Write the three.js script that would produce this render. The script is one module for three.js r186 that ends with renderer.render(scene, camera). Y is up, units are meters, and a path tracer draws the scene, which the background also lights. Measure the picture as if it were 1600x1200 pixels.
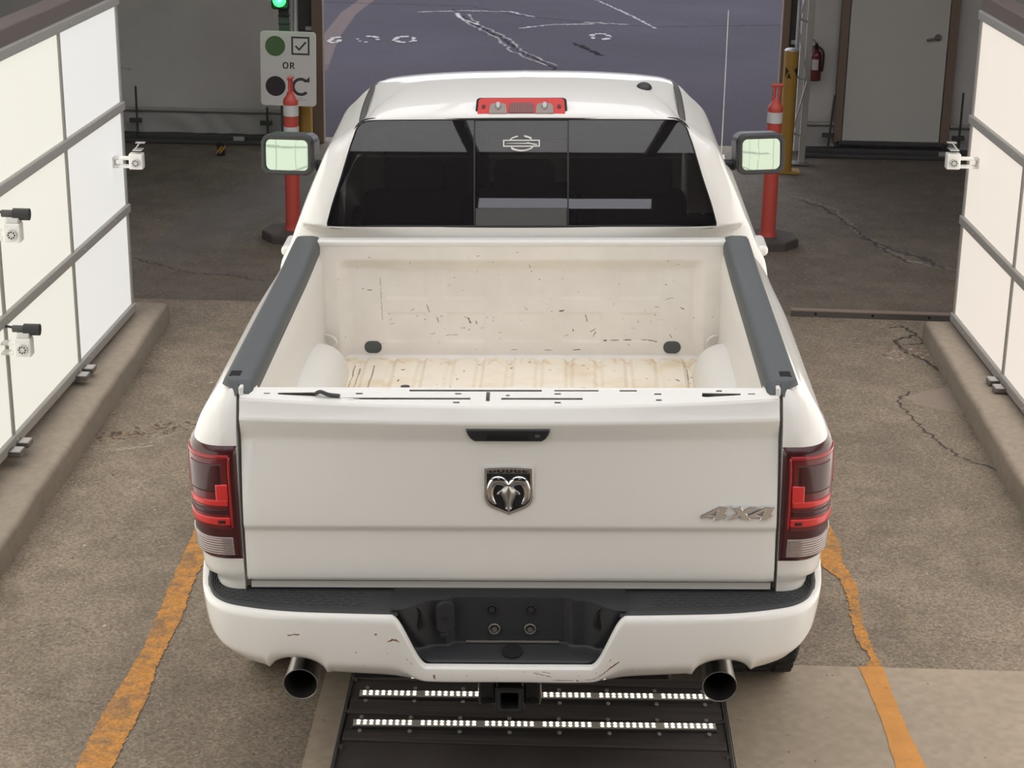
import * as THREE from 'three';
import { RoundedBoxGeometry } from 'three/addons/geometries/RoundedBoxGeometry.js';
import { mergeGeometries, toCreasedNormals } from 'three/addons/utils/BufferGeometryUtils.js';
import { RectAreaLightUniformsLib } from 'three/addons/lights/RectAreaLightUniformsLib.js';
import { FontLoader } from 'three/addons/loaders/FontLoader.js';
import { TextGeometry } from 'three/addons/geometries/TextGeometry.js';

// ---------------------------------------------------------------- camera, sky, exposure
const scene = new THREE.Scene();
const renderer = new THREE.WebGLRenderer();
renderer.toneMapping = THREE.LinearToneMapping;
renderer.toneMappingExposure = 1.0;
renderer.shadowMap.enabled = true;
RectAreaLightUniformsLib.init();

const camera = new THREE.PerspectiveCamera(2 * Math.atan(600 / 2976) * 180 / Math.PI, 4 / 3, 0.05, 200);
{
  const pitch = Math.atan(1030 / 2976), yaw = 0.0212, roll = Math.atan(153 / 8596);
  const f = new THREE.Vector3(-Math.sin(yaw) * Math.cos(pitch), -Math.sin(pitch), -Math.cos(yaw) * Math.cos(pitch));
  const r = new THREE.Vector3(Math.cos(yaw), 0, -Math.sin(yaw)), u = r.clone().cross(f);
  camera.position.set(0.092, 3.28, 5.37);
  camera.up.copy(u.multiplyScalar(Math.cos(roll)).addScaledVector(r, -Math.sin(roll)));
  camera.lookAt(camera.position.clone().add(f));
}
scene.background = new THREE.Color().setRGB(2.0, 2.03, 2.2);   // bright overcast sky, seen through the exit and the entrance
const WALL_LIGHT = 0.92;                                        // radiance of the two walls of light

// ---------------------------------------------------------------- helpers
let seed = 20240611;
const rnd = () => { seed = (seed * 1664525 + 1013904223) >>> 0; return seed / 4294967296; };
const rr = (a, b) => a + (b - a) * rnd();
const lerp = (a, b, t) => a + (b - a) * t, clamp = (x, a = 0, b = 1) => Math.min(b, Math.max(a, x));
const sstep = (a, b, x) => { const t = clamp((x - a) / (b - a)); return t * t * (3 - 2 * t); };
function table(pts) {                                            // smooth monotone-ish interpolation of [x, y] pairs
  return (x) => {
    if (x <= pts[0][0]) return pts[0][1];
    for (let i = 1; i < pts.length; i++) if (x <= pts[i][0]) {
      const [x0, y0] = pts[i - 1], [x1, y1] = pts[i], t = (x - x0) / (x1 - x0), h = x1 - x0;
      const m = (a, b) => a && b ? (b[1] - a[1]) / (b[0] - a[0]) : null;
      const s = (y1 - y0) / h, s0 = pts[i - 2] ? (m(pts[i - 2], pts[i - 1]) + s) / 2 : s, s1 = pts[i + 1] ? (m(pts[i], pts[i + 1]) + s) / 2 : s;
      const t2 = t * t, t3 = t2 * t;
      return y0 * (2 * t3 - 3 * t2 + 1) + s0 * h * (t3 - 2 * t2 + t) + y1 * (3 * t2 - 2 * t3) + s1 * h * (t3 - t2);
    }
    return pts[pts.length - 1][1];
  };
}
const taken = new Map();
const numbered = (name) => { const n = taken.get(name) ?? 0; taken.set(name, n + 1); return n ? `${name}_${String(n).padStart(3, '0')}` : name; };
function thing(name, label, category, pos = [0, 0, 0], turn = 0, group) {
  const o = new THREE.Group(); o.name = numbered(name); o.position.set(...pos); o.rotation.y = turn;
  o.userData = { label, category }; if (group) o.userData.group = group;
  scene.add(o); return o;
}
function structure(name, geo, mat) {
  const o = geo ? new THREE.Mesh(geo, mat) : new THREE.Group();
  o.name = name; o.userData.kind = 'structure'; scene.add(o); return o;
}
function part(name, geo, mat, parent, pos, label) {
  const o = new THREE.Mesh(geo, mat); o.name = name;
  if (pos) o.position.set(...pos);
  if (label) o.userData.label = label;
  parent.add(o); return o;
}
function grid(nu, nv, fn, flip = false) {                        // fn(u, v) -> [x, y, z, (s, t)]
  const p = [], uv = [], idx = [];
  for (let j = 0; j <= nv; j++) for (let i = 0; i <= nu; i++) { const a = fn(i / nu, j / nv); p.push(a[0], a[1], a[2]); uv.push(a[3] ?? i / nu, a[4] ?? j / nv); }
  const w = nu + 1;
  for (let j = 0; j < nv; j++) for (let i = 0; i < nu; i++) {
    const a = j * w + i, b = a + 1, c = a + w, d = c + 1;
    if (flip) idx.push(a, c, b, b, c, d); else idx.push(a, b, c, b, d, c);
  }
  const g = new THREE.BufferGeometry();
  g.setAttribute('position', new THREE.Float32BufferAttribute(p, 3)); g.setAttribute('uv', new THREE.Float32BufferAttribute(uv, 2));
  g.setIndex(idx); g.computeVertexNormals(); return g;
}
const plain = (g) => { const h = g.index ? g.toNonIndexed() : g; for (const k of Object.keys(h.attributes)) if (!['position', 'normal', 'uv'].includes(k)) h.deleteAttribute(k); return h; };
const join = (...gs) => mergeGeometries(gs.flat().map(plain));
const box = (w, h, d, x = 0, y = 0, z = 0) => new THREE.BoxGeometry(w, h, d).translate(x, y, z);
const rbox = (w, h, d, r = 0.005, x = 0, y = 0, z = 0, s = 2) => new RoundedBoxGeometry(w, h, d, s, Math.min(r, w / 2.01, h / 2.01, d / 2.01)).translate(x, y, z);
const cyl = (r0, r1, h, n = 24, x = 0, y = 0, z = 0) => new THREE.CylinderGeometry(r0, r1, h, n).translate(x, y, z);
const cylZ = (r, d, n = 24, x = 0, y = 0, z = 0) => new THREE.CylinderGeometry(r, r, d, n).rotateX(Math.PI / 2).translate(x, y, z);
const cylX = (r, d, n = 24, x = 0, y = 0, z = 0) => new THREE.CylinderGeometry(r, r, d, n).rotateZ(Math.PI / 2).translate(x, y, z);
const V3 = (a) => new THREE.Vector3(...a);
const tube = (pts, r, seg = 24, n = 8, closed = false) => new THREE.TubeGeometry(new THREE.CatmullRomCurve3(pts.map(V3), closed), seg, r, n, closed);
const bar = (a, b, r, n = 8) => { const A = V3(a), B = V3(b), d = B.clone().sub(A); const g = new THREE.CylinderGeometry(r, r, d.length(), n); g.applyQuaternion(new THREE.Quaternion().setFromUnitVectors(new THREE.Vector3(0, 1, 0), d.normalize())); return g.translate((a[0] + b[0]) / 2, (a[1] + b[1]) / 2, (a[2] + b[2]) / 2); };
const shapeOf = (pts) => { const s = new THREE.Shape(); pts.forEach(([x, y], i) => i ? s.lineTo(x, y) : s.moveTo(x, y)); s.closePath(); return s; };
const extrude = (s, depth, bevel = 0, seg = 2) => new THREE.ExtrudeGeometry(s, { depth, bevelEnabled: bevel > 0, bevelThickness: bevel, bevelSize: bevel, bevelOffset: -bevel, bevelSegments: seg, curveSegments: 14 });
function roundShape(w, h, r) {
  const s = new THREE.Shape(), x = -w / 2, y = -h / 2;
  s.moveTo(x + r, y); s.lineTo(x + w - r, y); s.absarc(x + w - r, y + r, r, -Math.PI / 2, 0); s.lineTo(x + w, y + h - r); s.absarc(x + w - r, y + h - r, r, 0, Math.PI / 2);
  s.lineTo(x + r, y + h); s.absarc(x + r, y + h - r, r, Math.PI / 2, Math.PI); s.lineTo(x, y + r); s.absarc(x + r, y + r, r, Math.PI, 1.5 * Math.PI); return s;
}

// noise
const hash = (x, y, k = 0) => { let h = Math.imul(x, 374761393) + Math.imul(y, 668265263) + Math.imul(k, 2246822519); h = Math.imul(h ^ (h >>> 13), 1274126177); return ((h ^ (h >>> 16)) >>> 0) / 4294967296; };
function vnoise(x, y, k = 0) {
  const i = Math.floor(x), j = Math.floor(y); let a = x - i, b = y - j; a = a * a * (3 - 2 * a); b = b * b * (3 - 2 * b);
  return lerp(lerp(hash(i, j, k), hash(i + 1, j, k), a), lerp(hash(i, j + 1, k), hash(i + 1, j + 1, k), a), b);
}
const fbm = (x, y, k, o = 4) => { let s = 0, a = 0.5, t = 0; for (let i = 0; i < o; i++) { s += a * vnoise(x, y, k + i); t += a; a *= 0.5; x *= 2.03; y *= 2.03; } return s / t; };

// canvases: paint(ctx, w, h) over a base computed per pixel; sizes in metres give the drawing its scale
function canvasTexture(w, h, pixel, paint, srgb = true) {
  const c = document.createElement('canvas'); c.width = w; c.height = h; const ctx = c.getContext('2d');
  if (pixel) {
    const im = ctx.createImageData(w, h), d = im.data;
    for (let y = 0, n = 0; y < h; y++) for (let x = 0; x < w; x++, n += 4) { const p = pixel(x, y); d[n] = p[0]; d[n + 1] = p[1]; d[n + 2] = p[2]; d[n + 3] = 255; }
    ctx.putImageData(im, 0, 0);
  }
  if (paint) paint(ctx, w, h);
  const t = new THREE.CanvasTexture(c); if (srgb) t.colorSpace = THREE.SRGBColorSpace;
  t.wrapS = t.wrapT = THREE.RepeatWrapping; t.magFilter = THREE.LinearFilter; return t;
}
function wobble(ctx, pts, width, color, jitter, step = 6) {       // a ragged line through pts
  ctx.strokeStyle = color; ctx.lineJoin = 'round'; ctx.lineCap = 'round';
  for (let i = 1; i < pts.length; i++) {
    const [x0, y0] = pts[i - 1], [x1, y1] = pts[i], n = Math.max(1, Math.round(Math.hypot(x1 - x0, y1 - y0) / step)); let px = x0, py = y0;
    for (let k = 1; k <= n; k++) {
      const e = k === n ? 0 : 1, x = lerp(x0, x1, k / n) + e * rr(-jitter, jitter), y = lerp(y0, y1, k / n) + e * rr(-jitter, jitter);
      ctx.lineWidth = Math.max(0.3, width * rr(0.4, 1.3)); ctx.beginPath(); ctx.moveTo(px, py); ctx.lineTo(x, y); ctx.stroke(); px = x; py = y;
    }
  }
}
const std = (color, roughness = 0.6, metalness = 0, more = {}) => new THREE.MeshStandardMaterial({ color, roughness, metalness, ...more });
const phys = (color, roughness, more = {}) => new THREE.MeshPhysicalMaterial({ color, roughness, ...more });
const lin = (r, g, b) => new THREE.Color().setRGB(r, g, b);

// ---------------------------------------------------------------- shared materials
const M = {
  paint: phys(lin(0.80, 0.785, 0.745), 0.42, { clearcoat: 0.75, clearcoatRoughness: 0.06 }),
  bedPaint: phys(lin(0.80, 0.785, 0.735), 0.5, { clearcoat: 0.25, clearcoatRoughness: 0.25 }),
  railCap: std(lin(0.078, 0.087, 0.09), 0.55),
  black: std(lin(0.012, 0.012, 0.013), 0.5),
  softBlack: std(lin(0.02, 0.02, 0.022), 0.75),
  gap: std(lin(0.004, 0.004, 0.004), 0.9),
  chrome: std(lin(0.75, 0.75, 0.76), 0.12, 1),
  satin: std(lin(0.42, 0.42, 0.41), 0.3, 1),
  steel: std(lin(0.25, 0.24, 0.23), 0.4, 0.9),
  aluminium: std(lin(0.36, 0.345, 0.32), 0.5, 0.15),
  galvanised: std(lin(0.5, 0.5, 0.49), 0.45, 0.55),
  rubber: std(lin(0.018, 0.018, 0.018), 0.85),
  whitePlastic: std(lin(0.72, 0.71, 0.68), 0.5),
  brown: std(lin(0.21, 0.15, 0.11), 0.6),
  darkGrey: std(lin(0.06, 0.058, 0.058), 0.6),
};
const font = await new FontLoader().loadAsync('fonts/droid/droid_sans_bold.typeface.json');

// ---------------------------------------------------------------- floor, ground, walls, roof
// asphalt of the lane: 5 x 5.5 m, x -2.45..2.55, z -5.5..0
const asphaltPixel = (mx, my, k, tone, sp = 1) => (x, y) => {
  const X = x * mx, Y = y * my;
  let v = tone * (0.86 + 0.28 * fbm(X * 0.9, Y * 0.9, k, 4)) * (0.93 + 0.14 * vnoise(X * 9, Y * 9, k + 9));
  const g = hash(x, y, k), g2 = vnoise(X * 130, Y * 130, k + 3);
  v *= 1 + sp * ((g - 0.5) * 0.26 + (g2 - 0.5) * 0.55);
  let r = v * 1.09, gg = v * 0.985, b = v * 0.855;
  if (hash(x >> 1, y >> 1, k + 20) > 0.9985) { r = gg = b = tone * rr(1.35, 1.75); }
  else if (hash(x >> 1, y >> 1, k + 21) > 0.9985) { r *= 0.45; gg *= 0.45; b *= 0.47; }
  return [clamp(r, 0, 255), clamp(gg, 0, 255), clamp(b, 0, 255)];
};
const NX = -2.45, NZ = -5.5, NW = 5.0, ND = 5.5, NP = 2048;
const laneTex = canvasTexture(NP, NP, asphaltPixel(NW / NP, ND / NP, 1, 121, 0.6), (c) => {
  const P = (pts) => pts.map(([x, z]) => [(x - NX) / NW * NP, (z - NZ) / ND * NP]);
  const blot = (x, z, r, col, n) => { for (let i = 0; i < n; i++) { const a = rr(0, 6.3), d = r * Math.sqrt(rnd()); const [[px, py]] = P([[x + Math.cos(a) * d * 1.6, z + Math.sin(a) * d]]); c.fillStyle = col(); c.beginPath(); c.arc(px, py, rr(1, 5), 0, 7); c.fill(); } };
  const dark = 'rgba(52,46,42,0.75)', soft = 'rgba(70,62,56,0.4)';
  // concrete patch and broken asphalt by the right kerb
  c.fillStyle = 'rgba(142,128,116,0.85)'; c.beginPath(); P([[1.98, -4.08], [2.06, -4.16], [2.24, -4.24], [2.24, -3.88], [2.1, -3.86], [1.97, -3.95]]).forEach(([x, y], i) => i ? c.lineTo(x, y) : c.moveTo(x, y)); c.closePath(); c.fill();
  wobble(c, P([[1.98, -4.15], [1.9, -4.0], [1.9, -3.92], [1.95, -3.6], [2.06, -3.2], [2.24, -3.0]]), 5, dark, 5, 9);
  wobble(c, P([[2.13, -5.32], [2.19, -5.14], [2.05, -5.03], [2.06, -4.86], [2.16, -4.68], [2.2, -4.5]]), 7, dark, 6, 9);
  wobble(c, P([[2.18, -5.12], [2.22, -5.0], [2.07, -4.94]]), 5, dark, 5, 9);
  wobble(c, P([[2.0, -5.25], [2.14, -5.3]]), 4, dark, 3);
  blot(2.16, -4.75, 0.14, () => ['rgba(160,150,136,0.8)', 'rgba(84,74,68,0.8)', 'rgba(128,92,80,0.7)', 'rgba(180,172,160,0.7)'][Math.floor(rnd() * 4)], 90);
  blot(2.0, -4.95, 0.16, () => ['rgba(150,138,124,0.5)', 'rgba(90,82,74,0.5)'][Math.floor(rnd() * 2)], 60);
  wobble(c, P([[1.5, -5.1], [1.8, -4.95], [2.0, -4.9]]), 6, 'rgba(140,128,114,0.35)', 8);
  // crumbled strip and cracks by the left kerb
  for (const [x, z] of [[-2.02, -3.18], [-1.92, -3.22], [-1.84, -3.28], [-1.75, -3.35]]) blot(x, z, 0.07, () => ['rgba(88,70,54,0.7)', 'rgba(150,138,120,0.6)', 'rgba(66,54,44,0.7)', 'rgba(124,96,70,0.6)'][Math.floor(rnd() * 4)], 60);
  wobble(c, P([[-2.05, -2.98], [-1.86, -3.08], [-1.62, -3.4], [-1.4, -3.5]]), 4, 'rgba(160,150,138,0.45)', 5);
  wobble(c, P([[-1.98, -3.0], [-1.8, -3.08]]), 4, 'rgba(176,168,156,0.7)', 2);
  wobble(c, P([[-1.75, -1.95], [-1.72, -2.08], [-1.5, -2.13]]), 2.5, soft, 3); wobble(c, P([[-2.1, -1.15], [-1.9, -1.1], [-1.75, -1.2], [-1.6, -1.08]]), 2.5, soft, 4);
  wobble(c, P([[-2.1, -0.6], [-1.75, -0.62], [-1.45, -0.55]]), 2, soft, 4); wobble(c, P([[1.35, -1.3], [1.55, -1.33], [1.9, -1.2], [2.2, -1.3]]), 2, soft, 4);
  for (let i = 0; i < 46; i++) { const [[x, y]] = P([[rr(-2.1, 2.2), rr(-5.2, -0.1)]]); c.fillStyle = rnd() > 0.5 ? 'rgba(38,34,32,0.85)' : 'rgba(196,190,182,0.8)'; c.beginPath(); c.ellipse(x, y, rr(1, 4), rr(1, 3), rr(0, 3), 0, 7); c.fill(); }
});
const grainBump = canvasTexture(512, 512, (x, y) => { const v = 90 + 130 * vnoise(x / 2.2, y / 2.2, 41) * (0.5 + 0.5 * vnoise(x / 9, y / 9, 44)); return [v, v, v]; }, null, false);
const bumpFor = (sx, sy) => { const t = grainBump.clone(); t.repeat.set(sx, sy); t.needsUpdate = true; return t; };
const flat = (x0, x1, z0, z1, y, thick = 0.15) => { const g = new THREE.BoxGeometry(x1 - x0, thick, z1 - z0).translate((x0 + x1) / 2, y - thick / 2, (z0 + z1) / 2); const p = g.attributes.position, uv = g.attributes.uv; for (let i = 0; i < p.count; i++) uv.setXY(i, (p.getX(i) - x0) / (x1 - x0), 1 - (p.getZ(i) - z0) / (z1 - z0)); return g; };
const floor = structure('floor');
part('lane_asphalt', flat(NX, NX + NW, NZ, NZ + ND, 0), std(0xffffff, 0.9, 0, { map: laneTex, bumpMap: bumpFor(16, 18), bumpScale: 0.004 }), floor);
// darker, smoother asphalt towards the exit: 10 x 4.8 m
const FX = -5, FZ = -10.3, FW = 10, FD = 4.8;
const farTex = canvasTexture(2048, 1024, asphaltPixel(FW / 2048, FD / 1024, 60, 92, 0.5), (c, w, h) => {
  const P = (pts) => pts.map(([x, z]) => [(x - FX) / FW * w, (z - FZ) / FD * h]);
  const fill = (pts, col) => { c.fillStyle = col; c.beginPath(); P(pts).forEach(([x, y], i) => i ? c.lineTo(x, y) : c.moveTo(x, y)); c.closePath(); c.fill(); };
  fill([[-2.6, -6.5], [-2.5, -7.4], [-2.1, -9.1], [-1.85, -9.3], [-1.7, -8.2], [-2.35, -6.3]], 'rgba(98,92,92,0.4)');          // lighter sealed strip
  fill([[-2.7, -5.9], [-1.6, -5.95], [-1.6, -5.7], [-2.7, -5.66]], 'rgba(104,96,90,0.4)');
  wobble(c, P([[1.85, -8.55], [2.0, -8.38], [2.12, -8.18], [2.2, -7.5], [2.35, -7.0], [2.45, -6.75], [2.8, -6.5]]), 5, 'rgba(132,124,118,0.55)', 4);
  wobble(c, P([[1.9, -8.42], [2.05, -8.2], [2.16, -7.7], [2.3, -7.05], [2.42, -6.72]]), 4, 'rgba(46,40,38,0.7)', 4);
  wobble(c, P([[2.2, -7.35], [2.28, -7.2], [2.4, -7.0], [2.5, -6.9], [2.62, -6.62]]), 7, 'rgba(60,52,48,0.6)', 5);
  wobble(c, P([[2.42, -6.78], [2.5, -6.74]]), 4, 'rgba(170,164,156,0.7)', 2);
  wobble(c, P([[-2.6, -6.4], [-2.2, -6.1], [-1.9, -6.05], [-1.7, -5.95]]), 4, 'rgba(48,42,40,0.5)', 4);
  for (let i = 0; i < 30; i++) { const [[x, y]] = P([[rr(-2.6, 2.6), rr(-9.8, -5.6)]]); c.fillStyle = rnd() > 0.5 ? 'rgba(30,28,28,0.7)' : 'rgba(176,170,164,0.7)'; c.beginPath(); c.arc(x, y, rr(0.6, 2), 0, 7); c.fill(); }
});
part('exit_asphalt', flat(FX, FX + FW, FZ, FZ + FD, -0.002), std(0xffffff, 0.85, 0, { map: farTex, bumpMap: bumpFor(20, 10), bumpScale: 0.003 }), floor);
const plainAsphalt = canvasTexture(1024, 1024, asphaltPixel(2.5 / 1024, 2.5 / 1024, 90, 112));
const repeatTex = (t, a, b) => { const c = t.clone(); c.repeat.set(a, b); c.offset.set(0, 0.5); c.needsUpdate = true; return c; };
part('entry_asphalt', flat(-5, 5, 0, 10.5, 0), std(0xffffff, 0.9, 0, { map: repeatTex(plainAsphalt, 4, 4.2) }), floor);
part('side_asphalt', flat(-5, NX, NZ, 0, -0.003), std(0xffffff, 0.9, 0, { map: repeatTex(plainAsphalt, 1, 2.2) }), floor);
part('side_asphalt', flat(NX + NW, 5, NZ, 0, -0.003), std(0xffffff, 0.9, 0, { map: repeatTex(plainAsphalt, 1, 2.2) }), floor);
// concrete apron round the scanner
const concretePixel = (m, k, tone) => (x, y) => { const X = x * m, Y = y * m; const v = tone * (0.9 + 0.2 * fbm(X * 1.4, Y * 1.4, k, 4)) * (0.96 + 0.08 * vnoise(X * 40, Y * 40, k + 5)) * (1 + (hash(x, y, k) - 0.5) * 0.08); const p = hash(x >> 2, y >> 2, k + 8) > 0.9993 ? 0.5 : 1; return [clamp(v * 1.07 * p, 0, 255), v * 0.975 * p, v * 0.855 * p]; };
const concreteTex = canvasTexture(1024, 1024, concretePixel(1.6 / 1024, 120, 149), (c) => {
  for (let i = 0; i < 26; i++) { const x = rr(0, 1024), y = rr(0, 1024); wobble(c, [[x, y], [x + rr(-14, 14), y + rr(-10, 10)]], 2.4, rnd() > 0.4 ? 'rgba(72,66,60,0.6)' : 'rgba(190,184,174,0.5)', 2, 4); }
});
part('concrete_apron', flat(0.745, 2.2, -0.985, 6, 0.006, 0.05), std(0xffffff, 0.85, 0, { map: repeatTex(concreteTex, 0.9, 4.4) }), floor, null, 'grey concrete apron beside the scanner');
part('concrete_apron', flat(-0.70, -0.605, -0.9, 6, 0.004, 0.05), std(0xffffff, 0.85, 0, { map: repeatTex(concreteTex, 0.06, 4.4) }), floor, null, 'narrow strip of grey concrete along the scanner');
// yellow lane lines: ragged strips of paint 2 mm thick
const paintTex = canvasTexture(512, 512, (x, y) => { const s = fbm(x / 34, y / 34, 150, 5), g = hash(x, y, 151), w = s * 0.7 + g * 0.3; const v = 0.86 + 0.2 * vnoise(x / 7, y / 7, 155); return w > 0.585 ? [140 * v, 110 * v, 80 * v] : [196 * v, 137 * v, 68 * v]; });
const yellow = std(0xffffff, 0.85, 0, { map: paintTex });
function paintStrip(xl, xr, z0, z1, y, ragged) {                  // xl, xr: functions of z
  const n = Math.round((z1 - z0) / 0.012);
  return join(grid(1, n, (u, v) => { const z = lerp(z0, z1, v), e = u ? xr(z) : xl(z); const x = e + (rnd() - 0.5) * ragged; return [x, y, z, x * 1.6, z * 1.6]; }, true));
}
const lineLeft = table([[-5, -1.42], [-2.1, -1.412], [-1.5, -1.41], [-1.1, -1.402], [-0.8, -1.412], [-0.55, -1.432], [-0.4, -1.44], [0.4, -1.43]]);
part('yellow_line', paintStrip(lineLeft, (z) => -1.314 + 0.006 * Math.sin(z * 9), -5, 0.9, 0.003, 0.012), yellow, floor, null, 'worn yellow painted line left of the pickup');
const rightL = table([[-5, 1.24], [-1.89, 1.24], [-1.77, 1.29], [-1.64, 1.30], [-1.35, 1.288], [-1.19, 1.29], [-1.06, 1.312], [-0.995, 1.285]]);
const rightR = table([[-5, 1.33], [-2.34, 1.325], [-2.09, 1.342], [-1.91, 1.332], [-1.77, 1.352], [-1.36, 1.332], [-1.06, 1.342], [-0.99, 1.348]]);
part('yellow_line', paintStrip(rightL, rightR, -5, -0.99, 0.003, 0.012), yellow, floor, null, 'worn yellow painted line on the asphalt right of the pickup');
part('yellow_line', paintStrip(table([[-0.985, 1.258], [-0.81, 1.27], [-0.57, 1.28], [-0.27, 1.28], [0.9, 1.29]]), table([[-0.985, 1.35], [-0.76, 1.352], [-0.5, 1.362], [-0.28, 1.38], [0.9, 1.39]]), -0.985, 0.9, 0.008, 0.005), std(0xffffff, 0.8, 0, { map: canvasTexture(256, 256, (x, y) => { const v = 0.9 + 0.16 * fbm(x / 26, y / 26, 170, 4); return vnoise(x / 5, y / 16, 172) > 0.93 ? [150, 118, 76] : [206 * v, 144 * v, 72 * v]; }) }), floor, null, 'fresher yellow line on the concrete apron');

// ground outside the exit
const GX = -9, GW = 18, GZ = -28.3, GD = 18;
const outTex = canvasTexture(2048, 2048, (x, y) => { const X = x * GW / 2048, Y = y * GD / 2048; const v = 62 * (0.9 + 0.2 * fbm(X * 0.7, Y * 0.7, 200, 4)) * (1 + (hash(x, y, 201) - 0.5) * 0.16); return [v * 1.01, v * 0.97, v * 1.08]; }, (c, w, h) => {
  const P = (pts) => pts.map(([x, z]) => [(x - GX) / GW * w, (z - GZ) / GD * h]);
  const tyre = 'rgba(116,100,92,0.5)';
  c.lineWidth = 22; c.strokeStyle = tyre; c.beginPath(); P([[-2.3, -18.9], [-2.42, -17.5], [-2.42, -15.5], [-2.3, -13.5]]).forEach(([x, y], i) => i ? c.lineTo(x, y) : c.moveTo(x, y)); c.stroke();
  const seam = 'rgba(26,24,27,0.9)', pale = 'rgba(140,134,132,0.7)';
  wobble(c, P([[-3, -18.4], [-1.0, -18.3], [-0.4, -17.6], [0.5, -17.1], [1.2, -16.9], [2.7, -17.25], [5, -17.3]]), 3, seam, 1.5);
  wobble(c, P([[-1.2, -18.0], [-0.9, -16.8], [-0.55, -15.9], [-0.3, -14.9], [0.05, -14.0], [0.1, -13.4]]), 3.5, seam, 3);
  for (const o of [-0.05, 0.06]) wobble(c, P([[-1.05 + o, -17.6], [-0.92 + o, -16.9], [-0.52 + o, -15.8], [-0.38 + o, -15.0], [0.02 + o, -14.1]]).filter(() => true), 3.5, pale, 3, 12);
  wobble(c, P([[-1.6, -17.7], [-1.1, -17.9], [-0.5, -17.9], [-0.2, -17.5]]), 4, 'rgba(180,174,172,0.7)', 2);
  wobble(c, P([[-1.15, -17.7], [-1.05, -17.2], [-0.85, -16.8]]), 5, 'rgba(180,174,172,0.6)', 2);
  wobble(c, P([[-0.35, -16.6], [0.0, -16.9], [0.5, -17.05]]), 5, 'rgba(170,164,164,0.55)', 3);
  wobble(c, P([[0.4, -17.15], [0.9, -17.05]]), 6, pale, 3);
  wobble(c, P([[0.5, -19.3], [0.95, -17.8], [1.2, -16.8]]), 4, 'rgba(160,154,156,0.7)', 1.5);
  wobble(c, P([[0.25, -15.6], [0.4, -15.2], [0.55, -14.8]]), 7, 'rgba(18,17,19,0.9)', 4, 8);
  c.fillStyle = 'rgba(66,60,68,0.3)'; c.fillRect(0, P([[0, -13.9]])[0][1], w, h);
});
const ground = structure('ground', flat(GX, GX + GW, GZ, GZ + GD, -0.004, 0.2), phys(0xffffff, 1, { specularIntensity: 0.12, map: outTex, bumpMap: bumpFor(40, 40), bumpScale: 0.004 }));
{ // worn white letters painted on the road
  const white = std(lin(0.24, 0.225, 0.225), 0.9);
  for (const [x, z, w] of [[-2.34, -15.42, 0.13], [-2.0, -15.52, 0.24], [-1.6, -15.56, 0.24], [0.56, -16.06, 0.24]]) {
    const gs = []; for (let i = 0; i < 16; i++) { const a = i / 16 * 6.28; if (rnd() > 0.62) continue; gs.push(new THREE.CircleGeometry(rr(0.014, 0.032), 7).scale(1.3, 2.2, 1).rotateX(-Math.PI / 2).translate(x + Math.cos(a) * w * 0.45 + rr(-0.015, 0.015), 0.0005 + i * 0.00005, z + Math.sin(a) * 0.2)); }
    part('road_letter', join(gs), white, ground, null, 'worn white letter painted on the road outside');
  }
}
part('ground_beyond', flat(-60, 60, -90, GZ, -0.006, 0.2), std(0x3b3a40, 0.9), ground);
part('ground_beyond', flat(-60, GX, GZ, GZ + GD, -0.006, 0.2), std(0x5d5c62, 0.9), ground); part('ground_beyond', flat(GX + GW, 60, GZ, GZ + GD, -0.006, 0.2), std(0x5d5c62, 0.9), ground);
part('ground_beyond', flat(-60, 60, 10.5, 60, -0.006, 0.2), std(0x6a6864, 0.9), ground);

// tent walls: vinyl sheet, slightly slack
const vinyl = (k, tone) => { const t = canvasTexture(512, 512, (x, y) => { const v = tone * (0.93 + 0.12 * fbm(x / 90, y / 90, k, 4)) * (1 + (hash(x, y, k) - 0.5) * 0.03); return [v, v * 0.985, v * 0.96]; }, (c) => { for (let i = 0; i < 9; i++) { const x = rr(0, 512), y = rr(0, 512); wobble(c, [[x, y], [x + rr(-40, 40), y + rr(-14, 14)]], 2, 'rgba(90,84,80,0.35)', 3); } }); return std(0xffffff, 0.62, 0, { map: t }); };
const vinylWall = vinyl(300, 196), WZ = -10.15, H = 4.3;
function sheet(x0, x1, y0, y1, z, amp = 0.012, k = 0) {           // a wall with thickness and slack
  const f = (d) => grid(40, 24, (u, v) => { const x = lerp(x0, x1, u), y = lerp(y0, y1, v); return [x, y, z + d + amp * (fbm(x * 1.3, y * 0.5, 310 + k, 3) - 0.5) * 2, x / 2.4, y / 2.4]; });
  return join(f(0), f(-0.04), box(x1 - x0, 0.02, 0.05, (x0 + x1) / 2, y1, z - 0.02), box(0.02, y1 - y0, 0.05, x0, (y0 + y1) / 2, z - 0.02), box(0.02, y1 - y0, 0.05, x1, (y0 + y1) / 2, z - 0.02));
}
structure('wall_back_left', sheet(-5, -2.0, 0.0, H, WZ), vinylWall);
structure('wall_back_right', sheet(2.06, 5, 0.0, H, WZ, 0.012, 5), vinylWall);
structure('wall_back_top', sheet(-2.0, 2.06, 2.9, H, WZ, 0.01, 9), vinylWall);
structure('wall_left', box(0.05, H, 20.7, -5.02, H / 2, 0.15), std(0x8d8986, 0.7));
structure('wall_right', box(0.05, H, 20.7, 5.02, H / 2, 0.15), std(0x8d8986, 0.7));
structure('wall_front', join(box(10, 3.4, 0.05, 0, 1.7, 10.5), box(4, H - 3.4, 0.05, -3, 3.4 + (H - 3.4) / 2, 10.5), box(3.5, H - 3.4, 0.05, 3.25, 3.4 + (H - 3.4) / 2, 10.5), box(2.5, 0.3, 0.05, 0.25, 4.15, 10.5)), std(0x4a4745, 0.8));   // closed behind the camera; opening under the eaves invented for the rear window reflection
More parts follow.
